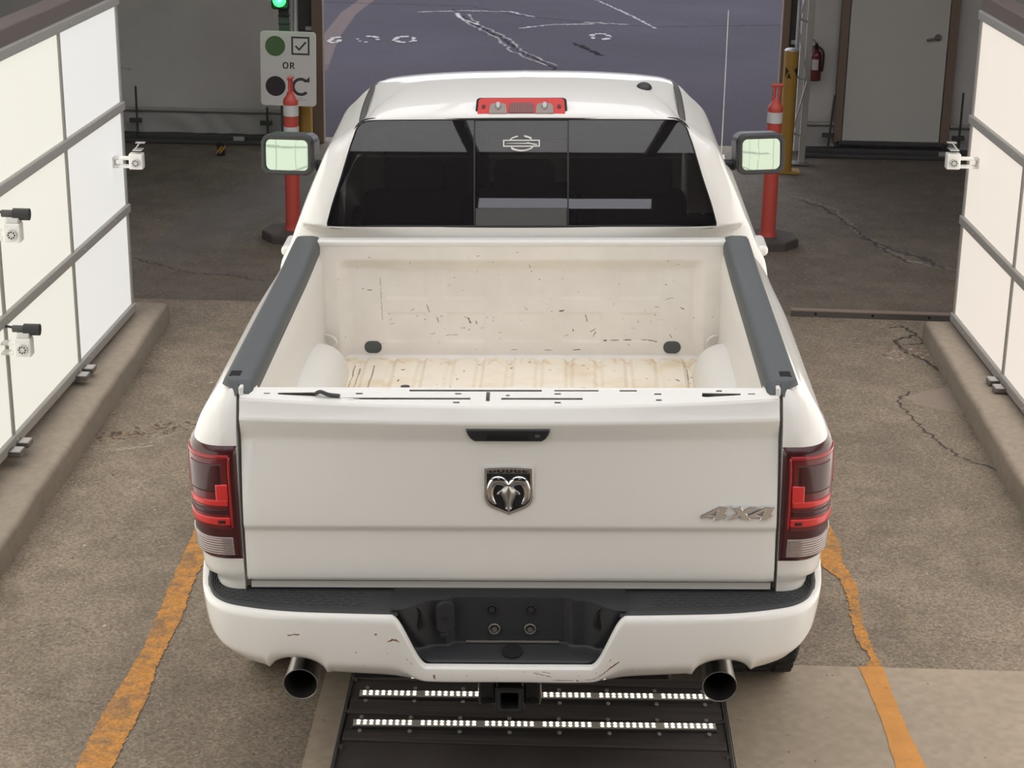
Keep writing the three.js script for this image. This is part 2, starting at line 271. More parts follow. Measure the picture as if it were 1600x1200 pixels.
// roof: solid over the exit and the entrance, pale translucent canopy over the middle bay
const C0 = -6.2, C1 = 4.4;  // canopy taken this far forward, out of view, to brighten the far end
const ceiling = structure('ceiling');
const roofSheet = std(0x6b6763, 0.8);
part('solid_roof', box(10.1, 0.05, C0 + 10.3, 0, H + 0.025, (C0 - 10.3) / 2), roofSheet, ceiling);
part('solid_roof', box(10.1, 0.05, 10.5 - C1, 0, H + 0.025, (C1 + 10.5) / 2), roofSheet, ceiling);
part('translucent_canopy', grid(20, 12, (u, v) => [lerp(-5, 5, u), H + 0.02, lerp(C0, C1, v)]), phys(lin(0.97, 0.94, 0.88), 1, { transmission: 0.85, thickness: 0 }), ceiling, null, 'pale fabric canopy that daylight shines through');
for (const x of [-3.4, -2.05, -0.7, 0.95, 2.3, 3.6]) part('rafter', box(0.09, 0.14, C1 - C0, x, H - 0.07, (C0 + C1) / 2), M.darkGrey, ceiling);
for (const z of [C0, -1.6, 1.1, C1]) part('purlin', box(10, 0.1, 0.1, 0, H - 0.16, z), M.darkGrey, ceiling);

// ================================================================ the pickup (own axes: x to its right, y up, z backwards; tailgate at z = 0)
const truck = thing('pickup_truck', 'white crew cab pickup truck seen from behind with an empty open bed', 'truck');
const LEAN = 0.0243; truck.rotation.z = LEAN;
const BF = -1.735, AX = -1.05;                                     // front wall of the bed, rear axle

// ---- bed sides: for each height a plan curve along the side, round the corner and across the rear
const sideX = table([[0.5, 0.925], [0.6, 0.95], [0.75, 0.972], [0.95, 0.985], [1.1, 0.988], [1.19, 0.984], [1.25, 0.968], [1.31, 0.934], [1.35, 0.902], [1.372, 0.884], [1.388, 0.862]]);
const rearZ = table([[0.5, -0.035], [0.8, -0.024], [1.0, -0.014], [1.2, -0.012], [1.26, -0.02], [1.31, -0.036], [1.35, -0.055], [1.388, -0.08]]);
function sidePoint(s, t, y) {                                      // s = +-1, t 0 (front) .. 1 (tailgate gap)
  const low = sstep(0.782, 0.77, y), z0 = rearZ(y) - 0.012 * low, X = sideX(y) - 0.03 * low * (t > 0.4 ? 1 : 0), az = 0.17, gapX = 0.827, ax = Math.min(0.12, X - gapX - 0.004);
  let x, z;
  if (t < 0.55) { z = lerp(BF, z0 - az, t / 0.55); x = X; }
  else if (t < 0.9) { const a = (t - 0.55) / 0.35 * Math.PI / 2, e = 2 / 2.5; x = X - ax + ax * Math.pow(Math.cos(a), e); z = z0 - az + az * Math.pow(Math.sin(a), e); }
  else { z = z0; x = lerp(X - ax, gapX, (t - 0.9) / 0.1); }
  x += 0.016 * Math.exp(-(((z - AX) / 0.5) ** 2)) * sstep(1.3, 1.0, y) - 0.012 * sstep(-1.2, -1.75, z);
  return [s * x, y, z];
}
const archBottom = (z) => { const d = Math.abs(z - AX); return d < 0.5 ? 0.40 + Math.sqrt(0.5 * 0.5 - d * d) : 0.40; };
for (const s of [-1, 1]) {
  const g = grid(110, 54, (u, v) => {
    const z = sidePoint(s, u, 1.0)[2], yb = Math.max(z > -0.45 ? 0.64 : 0.56, archBottom(z)); const vv = 1 - (1 - v) ** 1.5;
    return sidePoint(s, u, lerp(yb, 1.388, vv));
  }, s < 0);
  const jamb = grid(2, 20, (u, v) => { const y = lerp(0.64, 1.388, v); return [s * 0.827, y, lerp(rearZ(y), -0.12, u)]; });
  const top = grid(20, 2, (u, v) => { const z = lerp(BF, -0.08, u); return [s * lerp(0.79, 0.866, v), 1.38, z]; }, s > 0);
  part('bed_side', join(g, jamb, top), M.paint, truck);
}
// ---- rail caps
for (const s of [-1, 1]) {
  const prof = [[0.778, 1.335], [0.776, 1.36], [0.779, 1.38], [0.79, 1.392], [0.81, 1.396], [0.85, 1.396], [0.868, 1.393], [0.877, 1.383], [0.88, 1.374]];
  const cap = part('rail_cap', grid(60, 8, (u, v) => {
    const z = lerp(BF - 0.045, -0.06, u), i = Math.min(prof.length - 2, Math.floor(v * 8)), [px, py] = v >= 1 ? prof[8] : prof[i];
    const e = sstep(0.955, 1, u); const x = px > 0.83 ? px - e * e * 0.045 : px;
    return [s * x, py + 0.005 + 0.002 * Math.sin(u * 3) + sstep(0.3, 0, u) * 0.012 - (u === 1 ? 0.03 : 0), z];
  }, s > 0), M.railCap, truck, null, 'dark grey plastic cap along the bed rail');
  part('stake_pocket', rbox(0.036, 0.012, 0.05, 0.003, s * 0.842, 1.3965, -0.155), M.gap, cap, null, 'black rectangular stake pocket hole');
  part('corner_latch', rbox(0.014, 0.03, 0.06, 0.005, s * 0.812, 1.376, -0.085), M.paint, truck);
}
// ---- inner walls with wheelhouses
for (const s of [-1, 1]) {
  part('inner_wall', grid(60, 16, (u, v) => { const z = lerp(BF + 0.005, -0.085, u), y = lerp(0.92, 1.372, v); return [s * (0.782 - 0.012 * sstep(1.36, 1.3, y) - 0.008 * sstep(1.05, 0.95, y)), y, z]; }, s > 0), M.bedPaint, truck);
  part('wheelhouse', grid(40, 20, (u, v) => {                      // arch bulging out of the inner wall
    const a = u * Math.PI, b = v * Math.PI / 2, e = 0.72, sp = (q) => Math.sign(q) * Math.pow(Math.abs(q), e); return [s * (0.80 - 0.145 * sp(Math.cos(b))), 0.9 + 0.2 * sp(Math.sin(b)) * sp(Math.sin(a)), AX - 0.02 + 0.62 * Math.sign(Math.cos(a)) * Math.pow(Math.abs(Math.cos(a)), 0.85) * (0.35 * sp(Math.sin(b)) + 0.65)];
  }, s < 0), M.bedPaint, truck);
  part('rear_jamb', box(0.055, 0.6, 0.04, s * 0.80, 1.07, -0.11), M.bedPaint, truck);
}
// ---- bed floor: ribbed, scuffed and rusty
const floorTex = canvasTexture(1024, 1024, (x, y) => { const r = fbm(x / 110, y / 60, 400, 5), q = fbm(x / 26, y / 40, 405, 4), a = clamp((r - 0.47) * 1.6) * (0.3 + q * 0.6); return [lerp(240, 214, a), lerp(231, 182, a), lerp(213, 140, a)]; }, (c) => {
  for (let i = 0; i < 150; i++) { const x = rr(0, 1024), y = rr(0, 1024) ** 1.0; wobble(c, [[x, y], [x + rr(-7, 7), y + rr(-12, 12)]], rr(1.5, 4.5), ['rgba(40,34,30,0.85)', 'rgba(120,74,40,0.7)', 'rgba(70,50,36,0.8)'][Math.floor(rnd() * 3)], 2, 4); }
  for (const x of [92, 104, 140, 955, 930]) wobble(c, [[x, 60], [x + rr(-6, 6), 900]], 2.4, 'rgba(96,74,54,0.7)', 2, 40);
  for (let i = 0; i < 60; i++) { const x = rr(0, 1024); wobble(c, [[x, rr(0, 20)], [x + rr(-30, 30), rr(10, 60)]], rr(4, 12), 'rgba(206,158,110,0.14)', 4, 8); }
});
part('bed_floor', grid(240, 6, (u, v) => { const x = lerp(-0.785, 0.785, u), z = lerp(BF + 0.005, -0.09, v), p = ((x + 10.05) / 0.115) % 1; const rib = sstep(0.06, 0.16, p) * sstep(0.94, 0.84, p); return [x, 0.918 + 0.013 * rib, z, u, 1 - v]; }), phys(0xffffff, 0.55, { map: floorTex }), truck, null, 'ribbed white bed floor with rust stains');
part('drain_plug', cyl(0.013, 0.013, 0.004, 18).scale(1.3, 1, 1).translate(-0.43, 0.934, -1.38), M.darkGrey, truck);
// ---- front wall of the bed
const wallTex = canvasTexture(2048, 700, (x, y) => { const v = fbm(x / 150, y / 150, 430, 4) - 0.5; return [236 + v * 14, 231 + v * 14, 223 + v * 16]; }, (c, w, h) => {
  const X = (x) => (x + 0.785) / 1.57 * w, Y = (y) => (1.4 - y) / 0.48 * h;
  const ink = (a = 0.85) => `rgba(${Math.round(rr(34, 74))},${Math.round(rr(30, 58))},${Math.round(rr(26, 46))},${a})`;
  const mark = (x, y, dx, dy, wd = 4) => wobble(c, [[X(x), Y(y)], [X(x + dx), Y(y + dy)]], wd * 0.8, ink(rr(0.45, 0.85)), 2, 6);
  for (const [x, y, dx, dy, wd] of [[-0.37, 1.14, 0.01, -0.03, 4], [-0.33, 1.09, 0.004, -0.02, 5], [-0.21, 1.085, 0.012, -0.02, 9], [-0.18, 1.075, 0.003, -0.012, 7], [-0.24, 1.045, 0.02, 0.0, 4], [0.15, 1.115, 0.014, 0.003, 9], [0.25, 1.1, 0.006, -0.03, 5], [0.2, 1.04, 0.003, -0.008, 7], [0.29, 1.03, -0.01, -0.02, 5], [0.27, 1.03, 0.02, 0.012, 4], [0.32, 0.995, 0.012, 0.0, 7], [0.35, 0.996, 0.03, 0, 5], [0.4, 0.996, 0.03, 0, 5], [0.47, 0.998, 0.06, -0.008, 5], [-0.02, 1.36, 0.01, 0, 4], [0.03, 1.305, 0.006, -0.014, 4], [-0.17, 1.345, 0.01, 0.002, 4], [0.56, 1.16, 0.03, 0.01, 3], [0.62, 1.13, 0.014, -0.008, 7], [0.58, 1.02, 0.006, -0.012, 5], [-0.6, 1.2, 0.015, 0, 5], [-0.55, 1.25, 0.004, -0.17, 2.5], [-0.52, 1.06, 0.02, 0.004, 3], [-0.36, 1.02, 0.02, 0.006, 3], [-0.3, 1.015, 0.05, 0.002, 3], [0.09, 0.955, 0.03, 0, 5], [0.2, 0.955, 0.03, 0.002, 5], [-0.04, 0.956, 0.02, 0, 4]]) mark(x, y, dx, dy, wd);
  for (let i = 0; i < 70; i++) { c.fillStyle = ink(rr(0.35, 0.85)); c.beginPath(); c.arc(X(rr(-0.72, 0.75)), Y(rr(0.95, 1.37)), rr(0.8, 3.2), 0, 7); c.fill(); }
  for (let i = 0; i < 24; i++) mark(rr(-0.6, 0.7), rr(0.97, 1.15), rr(-0.012, 0.02), rr(-0.01, 0.01), rr(1.2, 3));
});
const box2 = (x, y, cx, cy, hw, hh, e) => sstep(hw + e, hw, Math.abs(x - cx)) * sstep(hh + e, hh, Math.abs(y - cy));
part('bed_front_wall', grid(220, 110, (u, v) => {
  const x = lerp(-0.785, 0.785, u), y = lerp(0.915, 1.4, v);
  let d = 0.03 * sstep(0.715, 0.665, Math.abs(x)) * sstep(1.335, 1.284, y) * sstep(0.922, 0.932, y);
  for (let i = -2; i <= 2; i++) for (const cy of [1.224, 1.048]) d += 0.0035 * box2(x, y, i * 0.228 + 0.006, cy, 0.07, 0.05, 0.014);
  return [x, y, BF - d + 0.006, u, (y - 0.92) / 0.48];
}), phys(0xffffff, 0.5, { map: wallTex, clearcoat: 0.2, clearcoatRoughness: 0.3 }), truck, null, 'white stamped front panel of the bed with scratches');
part('bed_front_lip', rbox(1.58, 0.028, 0.055, 0.012, 0, 1.394, BF - 0.018, 3), M.paint, truck);
for (const s of [-1, 1]) {
  part('bed_plug', extrude(roundShape(0.068, 0.05, 0.024), 0.004, 0.002).translate(s * 0.588 + 0.002, 0.967, BF - 0.026), M.railCap, truck, null, 'dark grey oval plug in the front panel');
  part('tie_down_ring', tube([[s * 0.775, 1.03, BF + 0.02], [s * 0.74, 1.028, BF + 0.035], [s * 0.722, 1.005, BF + 0.04], [s * 0.74, 0.982, BF + 0.035], [s * 0.775, 0.98, BF + 0.02]], 0.006, 24, 8), M.bedPaint, truck);
  part('tie_down_slot', box(0.006, 0.05, 0.012, s * 0.774, 1.004, BF + 0.022), M.gap, truck);
}
// ---- tailgate
const tailgate = new THREE.Group(); tailgate.name = 'tailgate'; truck.add(tailgate);
{
  const prof = [[1.347, -0.008], [1.345, -0.003], [1.340, 0.001], [1.330, 0.006], [1.309, 0.018], [1.301, 0.022], [1.295, 0.021], [1.288, 0.018], [1.248, 0.002], [1.240, -0.001], [1.230, -0.003], [1.16, -0.001], [1.05, 0.002], [0.966, 0.005], [0.959, 0.004], [0.953, 0.001], [0.943, -0.006], [0.936, -0.008], [0.925, -0.008], [0.83, -0.006], [0.785, -0.007], [0.772, -0.012], [0.766, -0.022], [0.766, -0.06]];
  const rows = []; prof.forEach((p, i) => { if (!i) { rows.push(p); return; } const q = prof[i - 1], n = Math.max(1, Math.round(Math.hypot(p[0] - q[0], p[1] - q[1]) / 0.02)); for (let k = 1; k <= n; k++) rows.push([lerp(q[0], p[0], k / n), lerp(q[1], p[1], k / n)]); });
  const crown = (x, y) => -0.04 * (x / 0.816) ** 2 * sstep(0.98, 1.33, y) - 0.004 * sstep(0.8, 0.816, Math.abs(x));
  const lift = (x) => 0.0145 * (x / 0.816) ** 2, skin = grid(60, rows.length - 1, (u, v) => { const x = lerp(-0.816, 0.816, u), [y, z] = rows[Math.round(v * (rows.length - 1))]; return [x, y + lift(x) * sstep(1.325, 1.347, y), z + crown(x, y)]; }, true);
  const end = (s) => grid(1, rows.length - 1, (u, v) => { const [y, z] = rows[Math.round(v * (rows.length - 1))]; return [s * 0.816, y, u ? -0.094 : z + crown(0.816, y)]; }, s > 0);
  part('outer_skin', join(skin, end(-1), end(1), box(1.632, 0.6, 0.004, 0, 1.07, -0.093)), M.paint, tailgate);
  // top strip without its plastic cap: slots punched through
  const zAt = (px) => -0.081 + (px - 610) / 31 * 0.074, xAt = (px) => (px - 796) / 518;
  const edge = []; for (let i = 0; i <= 24; i++) { const x = lerp(-0.814, 0.814, i / 24); edge.push([x, -0.007 - 0.038 * (x / 0.816) ** 2]); }
  const plate = shapeOf([[0.814, -0.095], [-0.814, -0.095], ...edge]);
  const slot = (x0, x1, z0, z1) => plate.holes.push(new THREE.Path([[x0, z0], [x1, z0], [x1, z1], [x0, z1]].map((p) => new THREE.Vector2(...p))));
  const S = (a, b, y, h = 0.005) => slot(xAt(a), xAt(b), zAt(y) - h * 0.6, zAt(y) + h * 1.1);
  S(640, 848, 611); S(868, 937, 611, 0.004); S(970, 997, 611, 0.004); S(1121, 1130, 611, 0.004);
  for (const x of [717, 873]) S(x - 5, x + 5, 617, 0.004);
  S(1024, 1035, 617, 0.004); S(556, 567, 617, 0.004); S(411, 421, 617, 0.003); S(1170, 1181, 616.5, 0.003);
  S(535, 737, 626, 0.005); S(785, 912, 626, 0.005); S(761, 767, 620, 0.024); S(710, 720, 633, 0.004); S(868, 878, 633, 0.004); S(554, 563, 628, 0.004); S(1026, 1035, 628, 0.004); S(792, 798, 620, 0.004);
  for (const s of [-1, 1]) plate.holes.push(new THREE.Path([[s * 0.585, zAt(615)], [s * 0.70, zAt(616)], [s * 0.70, zAt(619)], [s * 0.595, zAt(623)], [s * 0.583, zAt(622)]].map((p) => new THREE.Vector2(...p))));
  const pg = new THREE.ExtrudeGeometry(plate, { depth: 0.002, bevelEnabled: false }); { const p = pg.attributes.position; for (let i = 0; i < p.count; i++) { const x = p.getX(i), z = p.getY(i), d = p.getZ(i); p.setXYZ(i, x, 1.3765 - d - clamp((z + 0.086) / 0.079) * 0.0295, z); } pg.computeVertexNormals(); }
  part('top_strip', pg, M.bedPaint, tailgate);
  part('dark_backing', grid(30, 2, (u, v) => { const x = lerp(-0.8, 0.8, u); return [x, 1.332, lerp(-0.088, -0.016 - 0.04 * (x / 0.816) ** 2, v)]; }), M.gap, tailgate);  // black sheet under the slots stands in for the shade inside the tailgate
  part('loose_wire', tube([[-0.585, 1.37, -0.055], [-0.57, 1.378, -0.05], [-0.545, 1.37, -0.048], [-0.51, 1.366, -0.046]], 0.006, 20, 6), M.darkGrey, tailgate);
  // handle
  const hs = new THREE.Shape(); hs.moveTo(-0.126, 0.022); hs.lineTo(0.126, 0.022); hs.quadraticCurveTo(0.122, -0.012, 0.1, -0.023); hs.lineTo(-0.1, -0.023); hs.quadraticCurveTo(-0.122, -0.012, -0.126, 0.022);
  const h = part('handle', extrude(hs, 0.012, 0.005).rotateX(0.34).translate(0, 1.266, 0.0), phys(lin(0.02, 0.02, 0.022), 0.45, { clearcoat: 0.3, clearcoatRoughness: 0.3 }), tailgate, null, 'black tailgate handle with lock');
  part('finger_pull', rbox(0.125, 0.02, 0.012, 0.003).rotateX(0.34).translate(-0.002, 1.255, 0.012), M.gap, h);
  part('lock', cylZ(0.008, 0.006, 20).scale(1, 0.75, 1).rotateX(0.34).translate(0.088, 1.263, 0.017), M.satin, h);
  // shield emblem with horned head
  let em_back; const em = part('shield_emblem', (() => {
    const out = (k) => { const s = new THREE.Shape(); s.moveTo(-0.074 * k, 0.071 * k); s.quadraticCurveTo(0, 0.08 * k, 0.074 * k, 0.071 * k); s.lineTo(0.075 * k, -0.02 * k); s.quadraticCurveTo(0.074 * k, -0.048 * k, 0.05 * k, -0.06 * k); s.lineTo(0, -0.082 * k); s.lineTo(-0.05 * k, -0.06 * k); s.quadraticCurveTo(-0.074 * k, -0.048 * k, -0.075 * k, -0.02 * k); s.closePath(); return s; };
    const ring = out(1); ring.holes.push(out(0.915)); const r = extrude(ring, 0.006, 0.002, 3), back = extrude(out(0.93), 0.003);
    em_back = back.translate(0, 1.083, 0.001); return r.translate(0, 1.083, 0.001);
  })(), M.chrome, tailgate, null, 'chrome shield emblem with a horned head');
  part('shield_field', em_back, M.black, em);
  part('name_band', box(0.132, 0.018, 0.004, 0, 1.083 + 0.0615, 0.0035), M.satin, em);
  const tg = new TextGeometry('DODGE', { font, size: 0.0125, depth: 0.0015, curveSegments: 4 }); tg.computeBoundingBox(); const bb = tg.boundingBox;
  part('lettering', tg.translate(-(bb.max.x + bb.min.x) / 2, 0, 0).scale(0.115 / (bb.max.x - bb.min.x), 1, 1).translate(0, 1.083 + 0.0555, 0.0055), M.black, em);
  for (const s of [-1, 1]) {
    const pts = [[0.003, 0.012], [0.013, 0.026], [0.028, 0.034], [0.043, 0.031], [0.053, 0.017], [0.0575, -0.002], [0.055, -0.022], [0.046, -0.038], [0.04, -0.044]], curve = new THREE.CatmullRomCurve3(pts.map(([x, y]) => new THREE.Vector3(s * x, y, 0)));
    const rad = table([[0, 0.008], [0.25, 0.0155], [0.5, 0.013], [0.75, 0.0105], [1, 0.003]]);
    part('horn', grid(40, 12, (u, v) => { const c = curve.getPoint(u), t = curve.getTangent(u), r = rad(u), a = v * Math.PI; const nx = -t.y, ny = t.x; return [c.x + nx * Math.cos(a) * r, 1.083 + c.y - 0.004 + ny * Math.cos(a) * r, 0.004 + Math.sin(a) * r * 0.55]; }), M.chrome, em);
    part('ear', new THREE.SphereGeometry(1, 14, 8).scale(0.012, 0.006, 0.005).rotateZ(s * -0.7).translate(s * 0.026, 1.083 - 0.008, 0.008), M.satin, em);
  }
  part('head', grid(20, 24, (u, v) => { const y = lerp(0.016, -0.068, v), w = table([[-0.068, 0.004], [-0.063, 0.0105], [-0.05, 0.0115], [-0.024, 0.02], [-0.006, 0.026], [0.008, 0.016], [0.016, 0.004]])(y), a = u * Math.PI; return [Math.cos(a) * w, 1.083 + y, 0.005 + Math.sin(a) * (0.011 + 0.003 * Math.cos(3 * (a - Math.PI / 2)))]; }), M.satin, em);
  for (const s of [-1, 1]) part('nostril', new THREE.SphereGeometry(0.0035, 8, 6).translate(s * 0.0065, 1.083 - 0.058, 0.014), M.chrome, em);
  // 4X4
  const badge = new THREE.Group(); badge.name = 'four_wheel_badge'; badge.userData.label = 'slanted chrome 4X4 lettering'; tailgate.add(badge);
  const glyph = (pts, holes = []) => { const s = shapeOf(pts); for (const h2 of holes) s.holes.push(new THREE.Path(h2.map((p) => new THREE.Vector2(...p)))); return extrude(s, 0.006, 0.0022, 2); };
  const sh = (pts) => pts.map(([x, y]) => [x * 0.074 + y * 0.022, y * 0.043]);
  const four = [[0, 0.12], [0, 0.32], [0.55, 1], [0.95, 1], [0.95, 0.36], [1.06, 0.36], [1.06, 0.14], [0.95, 0.14], [0.95, -0.04], [0.62, -0.04], [0.62, 0.14]], hole = [[0.36, 0.36], [0.62, 0.36], [0.62, 0.68]];
  const ex = [[0, 0], [0.36, 0.5], [0.02, 1], [0.4, 1], [0.56, 0.74], [0.74, 1], [1.14, 1], [0.76, 0.5], [1.1, 0], [0.7, 0], [0.55, 0.26], [0.38, 0]];
  const put = (g, x) => g.translate(x, 0.989, 0.004);
  part('numeral', put(glyph(sh(four), [sh(hole)]), 0.576), M.chrome, badge); part('letter', put(glyph(sh(ex)), 0.655), M.chrome, badge); part('numeral', put(glyph(sh(four), [sh(hole)]), 0.737 - 0.02), M.chrome, badge);
}
// ---- tail lamps follow the corner
for (const s of [-1, 1]) {
  const lamp = new THREE.Group(); lamp.name = 'tail_lamp'; truck.add(lamp);
  const patch = (t0, t1, y0, y1, off, nu = 26, nv = 24, ridge = 0, slant = 0) => grid(nu, nv, (u, v) => {
    const t = lerp(t0, t1, u), y = lerp(y0, y1, v) - slant * (1 - u) * 0.02, p = sidePoint(1, t, y), q = sidePoint(1, Math.min(1, t + 0.012), y);
    let nx = q[2] - p[2], nz = -(q[0] - p[0]); const l = Math.hypot(nx, nz) || 1; nx /= l; nz /= l; if (nx < 0 && Math.abs(nx) > Math.abs(nz)) { nx = -nx; nz = -nz; } if (nz < 0) { nz = -nz; nx = Math.abs(nx); }
    const edge = Math.min(u, 1 - u, v * 1.2, (1 - v) * 1.2), o = off * sstep(0, 0.05, edge) + (ridge ? ridge * Math.abs(Math.sin(v * Math.PI * 8)) * sstep(0, 0.05, edge) : 0);
    return [s * (p[0] + nx * o), y, p[2] + nz * o];
  }, s < 0);
  const smoked = phys(lin(0.05, 0.004, 0.007), 0.3, { clearcoat: 0.35, clearcoatRoughness: 0.03 }), red = phys(lin(0.36, 0.012, 0.016), 0.3, { clearcoat: 0.4, clearcoatRoughness: 0.03 }), deep = phys(lin(0.14, 0.008, 0.012), 0.3, { clearcoat: 0.35, clearcoatRoughness: 0.03 });
  const bright = phys(lin(0.66, 0.03, 0.03), 0.3, { clearcoat: 0.4, clearcoatRoughness: 0.03 }), clear = phys(lin(0.36, 0.3, 0.29), 0.16, { metalness: 0.4, clearcoat: 0.5, clearcoatRoughness: 0.03 });
  part('lamp_housing', patch(0.47, 0.998, 0.838, 1.216, 0.010, 40, 30), smoked, lamp, null, 'smoked red lamp housing');
  part('red_lens', patch(0.56, 0.945, 0.935, 1.196, 0.012), deep, lamp);
  part('red_lens_frame', patch(0.925, 0.95, 0.94, 1.19, 0.0145, 6, 24), red, lamp); part('red_lens_frame', patch(0.57, 0.945, 1.176, 1.192, 0.0145, 24, 6), red, lamp); part('red_lens_frame', patch(0.56, 0.62, 1.06, 1.185, 0.0142, 10, 20), red, lamp);
  part('reflector', patch(0.86, 0.925, 1.03, 1.10, 0.0150, 12, 12), bright, lamp); part('reflector', patch(0.66, 0.925, 1.02, 1.045, 0.0152, 24, 8, 0.001), bright, lamp);
  part('bulb_window', patch(0.68, 0.9, 1.065, 1.165, 0.0142), smoked, lamp); part('bulb_window', patch(0.62, 0.925, 0.992, 1.014, 0.0142, 24, 8), smoked, lamp);
  part('reflector_bar', patch(0.6, 0.935, 0.955, 0.988, 0.0150, 26, 8), bright, lamp, null, 'bright red reflector bar'); part('reflector_dot', patch(0.86, 0.9, 0.963, 0.977, 0.0162, 8, 8), smoked, lamp);
  part('reversing_lens', patch(0.52, 0.945, 0.853, 0.918, 0.0130, 30, 32, 0.0014), clear, lamp, null, 'clear ribbed reversing lens');
}
// ---- bumper: painted shell, black step pad, recess for the plate
const bumper = new THREE.Group(); bumper.name = 'rear_bumper'; truck.add(bumper);
const planPts = [[0, 0.15], [0.34, 0.148], [0.5, 0.142], [0.68, 0.129], [0.80, 0.103], [0.885, 0.068], [0.935, 0.016], [0.964, -0.055], [0.976, -0.12], [0.98, -0.2], [0.98, -0.3]];
const planCurve = new THREE.CatmullRomCurve3(planPts.map(([x, z]) => new THREE.Vector3(x, 0, z)), false, 'centripetal'); planCurve.arcLengthDivisions = 400;
{
  const N = 300, plan = []; const L = planCurve.getLength(); for (let i = 0; i <= N; i++) { const p = planCurve.getPointAt(i / N); plan.push([p.x, p.z, i / N * L]); }
  const at = (k) => { const a = Math.abs(k) * N, i = Math.min(N - 1, Math.floor(a)), f = a - i; return [0, 1, 2].map((q) => lerp(plan[i][q], plan[i + 1][q], f)); };
  const yTop = (x, z) => { const a = Math.abs(x); return lerp(0.557, 0.722, sstep(0.25, 0.358, a)) + 0.07 * sstep(-0.06, -0.2, z); };
  const yBot = (x, z, len) => { const a = Math.abs(x); let y = table([[0, 0.492], [0.27, 0.494], [0.36, 0.506], [0.5, 0.512], [0.75, 0.522], [0.82, 0.532], [0.9, 0.555], [1.0, 0.61], [1.1, 0.66], [1.3, 0.69]])(len);
    const d = Math.abs(a - 0.655); if (d < 0.095) y = Math.max(y, 0.515 + 0.05 * Math.sqrt(Math.max(0, 1 - (d / 0.09) ** 2))); return y; };
  const face = grid(400, 22, (u, v) => {
    const k = u * 2 - 1, s = Math.sign(k) || 1, [x, z, len] = at(k), a = at(Math.min(1, Math.abs(k) + 0.004)); let nx = -(a[1] - z), nz = a[0] - x; const l = Math.hypot(nx, nz) || 1; nx /= l; nz /= l;
    const yt = yTop(x, z), yb = yBot(x, z, len); let y, o;
    if (v < 0.09) { y = yt - 0.003 * (v / 0.09) ** 2; o = -0.012 * (1 - v / 0.09) - 0.007; }           // rolled top edge
    else if (v > 0.93) { y = yb; o = -0.012 - 0.05 * ((v - 0.93) / 0.07) - 0.018; }                      // turned under
    else { const t = (v - 0.09) / 0.84; y = lerp(yt - 0.003, yb, t); o = -0.007 * (1 - sstep(0, 0.09, t)) ** 2 - 0.03 * sstep(0.72, 1, t) ** 1.5 * 1 + 0.004 * Math.sin(t * 3.14);
      const d = Math.hypot((x - 0.655) / 0.115, (y - 0.525) / 0.075); o += 0.012 * sstep(1.0, 0.72, d) * sstep(0.7, 0.95, Math.hypot((x - 0.655) / 0.095, (y - 0.515) / 0.052)); }
    const push = sstep(0.85, 1.2, len) * 0.05 * clamp((0.72 - y) / 0.2);                                  // the corner tucks in below
    return [s * (x + nx * (o - push)), y, z + nz * (o - push * 0.4)];
  });
  const chip = canvasTexture(2048, 256, () => [255, 255, 255], (c, w, h) => {
    const rust = (x, y, dx, dy, wd) => { wobble(c, [[x, y], [x + dx, y + dy]], wd + 2, 'rgba(156,92,44,0.75)', 2, 5); wobble(c, [[x, y], [x + dx, y + dy]], wd * 0.6, 'rgba(52,36,26,0.9)', 2, 5); };
    const X = (px) => (px - 320) / 962 * w;
    for (const [px, v, dx, dy, wd] of [[716, 0.42, 0, 0.3, 2], [664, 0.4, 12, -0.1, 2.5], [830, 0.3, 20, 0.28, 2], [852, 0.62, 22, 0, 4.5], [890, 0.6, 36, 0.03, 4], [878, 0.6, 2, 0.12, 2], [840, 0.25, 8, 0.1, 2], [790, 0.8, 4, 0.02, 5], [795, 0.88, 2, 0.08, 3], [753, 0.95, 4, 0, 4], [842, 0.93, 4, 0, 4], [635, 0.93, 14, 0.02, 6], [950, 0.93, 40, 0.01, 5], [550, 0.45, 12, -0.04, 3], [1010, 0.93, 14, 0, 4], [1030, 0.92, 20, 0, 4], [660, 0.93, 30, 0.02, 4]]) rust(X(px), v * h, dx * 2.1, dy * h * 0.6, wd);
    for (let i = 0; i < 26; i++) { c.fillStyle = `rgba(96,66,44,${rr(0.4, 0.9)})`; c.beginPath(); c.arc(X(rr(620, 990)), rr(0.25, 0.95) * h, rr(1, 3), 0, 7); c.fill(); }
  });
  { const uv = face.attributes.uv; for (let i = 0; i < uv.count; i++) uv.setY(i, 1 - uv.getY(i)); }
  const shellPaint = M.paint.clone(); shellPaint.map = chip;
  part('bumper_shell', face, shellPaint, bumper, null, 'white bumper shell with rust chips along its lower lip');
  // step pad
  const tread = canvasTexture(1024, 256, (x, y) => { const row = Math.floor(y / 36), ph = (row % 2) * 0.5, w = Math.abs(Math.sin((x / 92 + ph) * Math.PI)), d = (y % 36) / 36 - 0.22 - 0.4 * w; const v = y > 200 || y < 20 ? 120 : d > 0 && d < 0.34 ? 40 : 150; return [v, v, v]; }, null, false);
  const padMat = std(lin(0.036, 0.038, 0.041), 0.6);
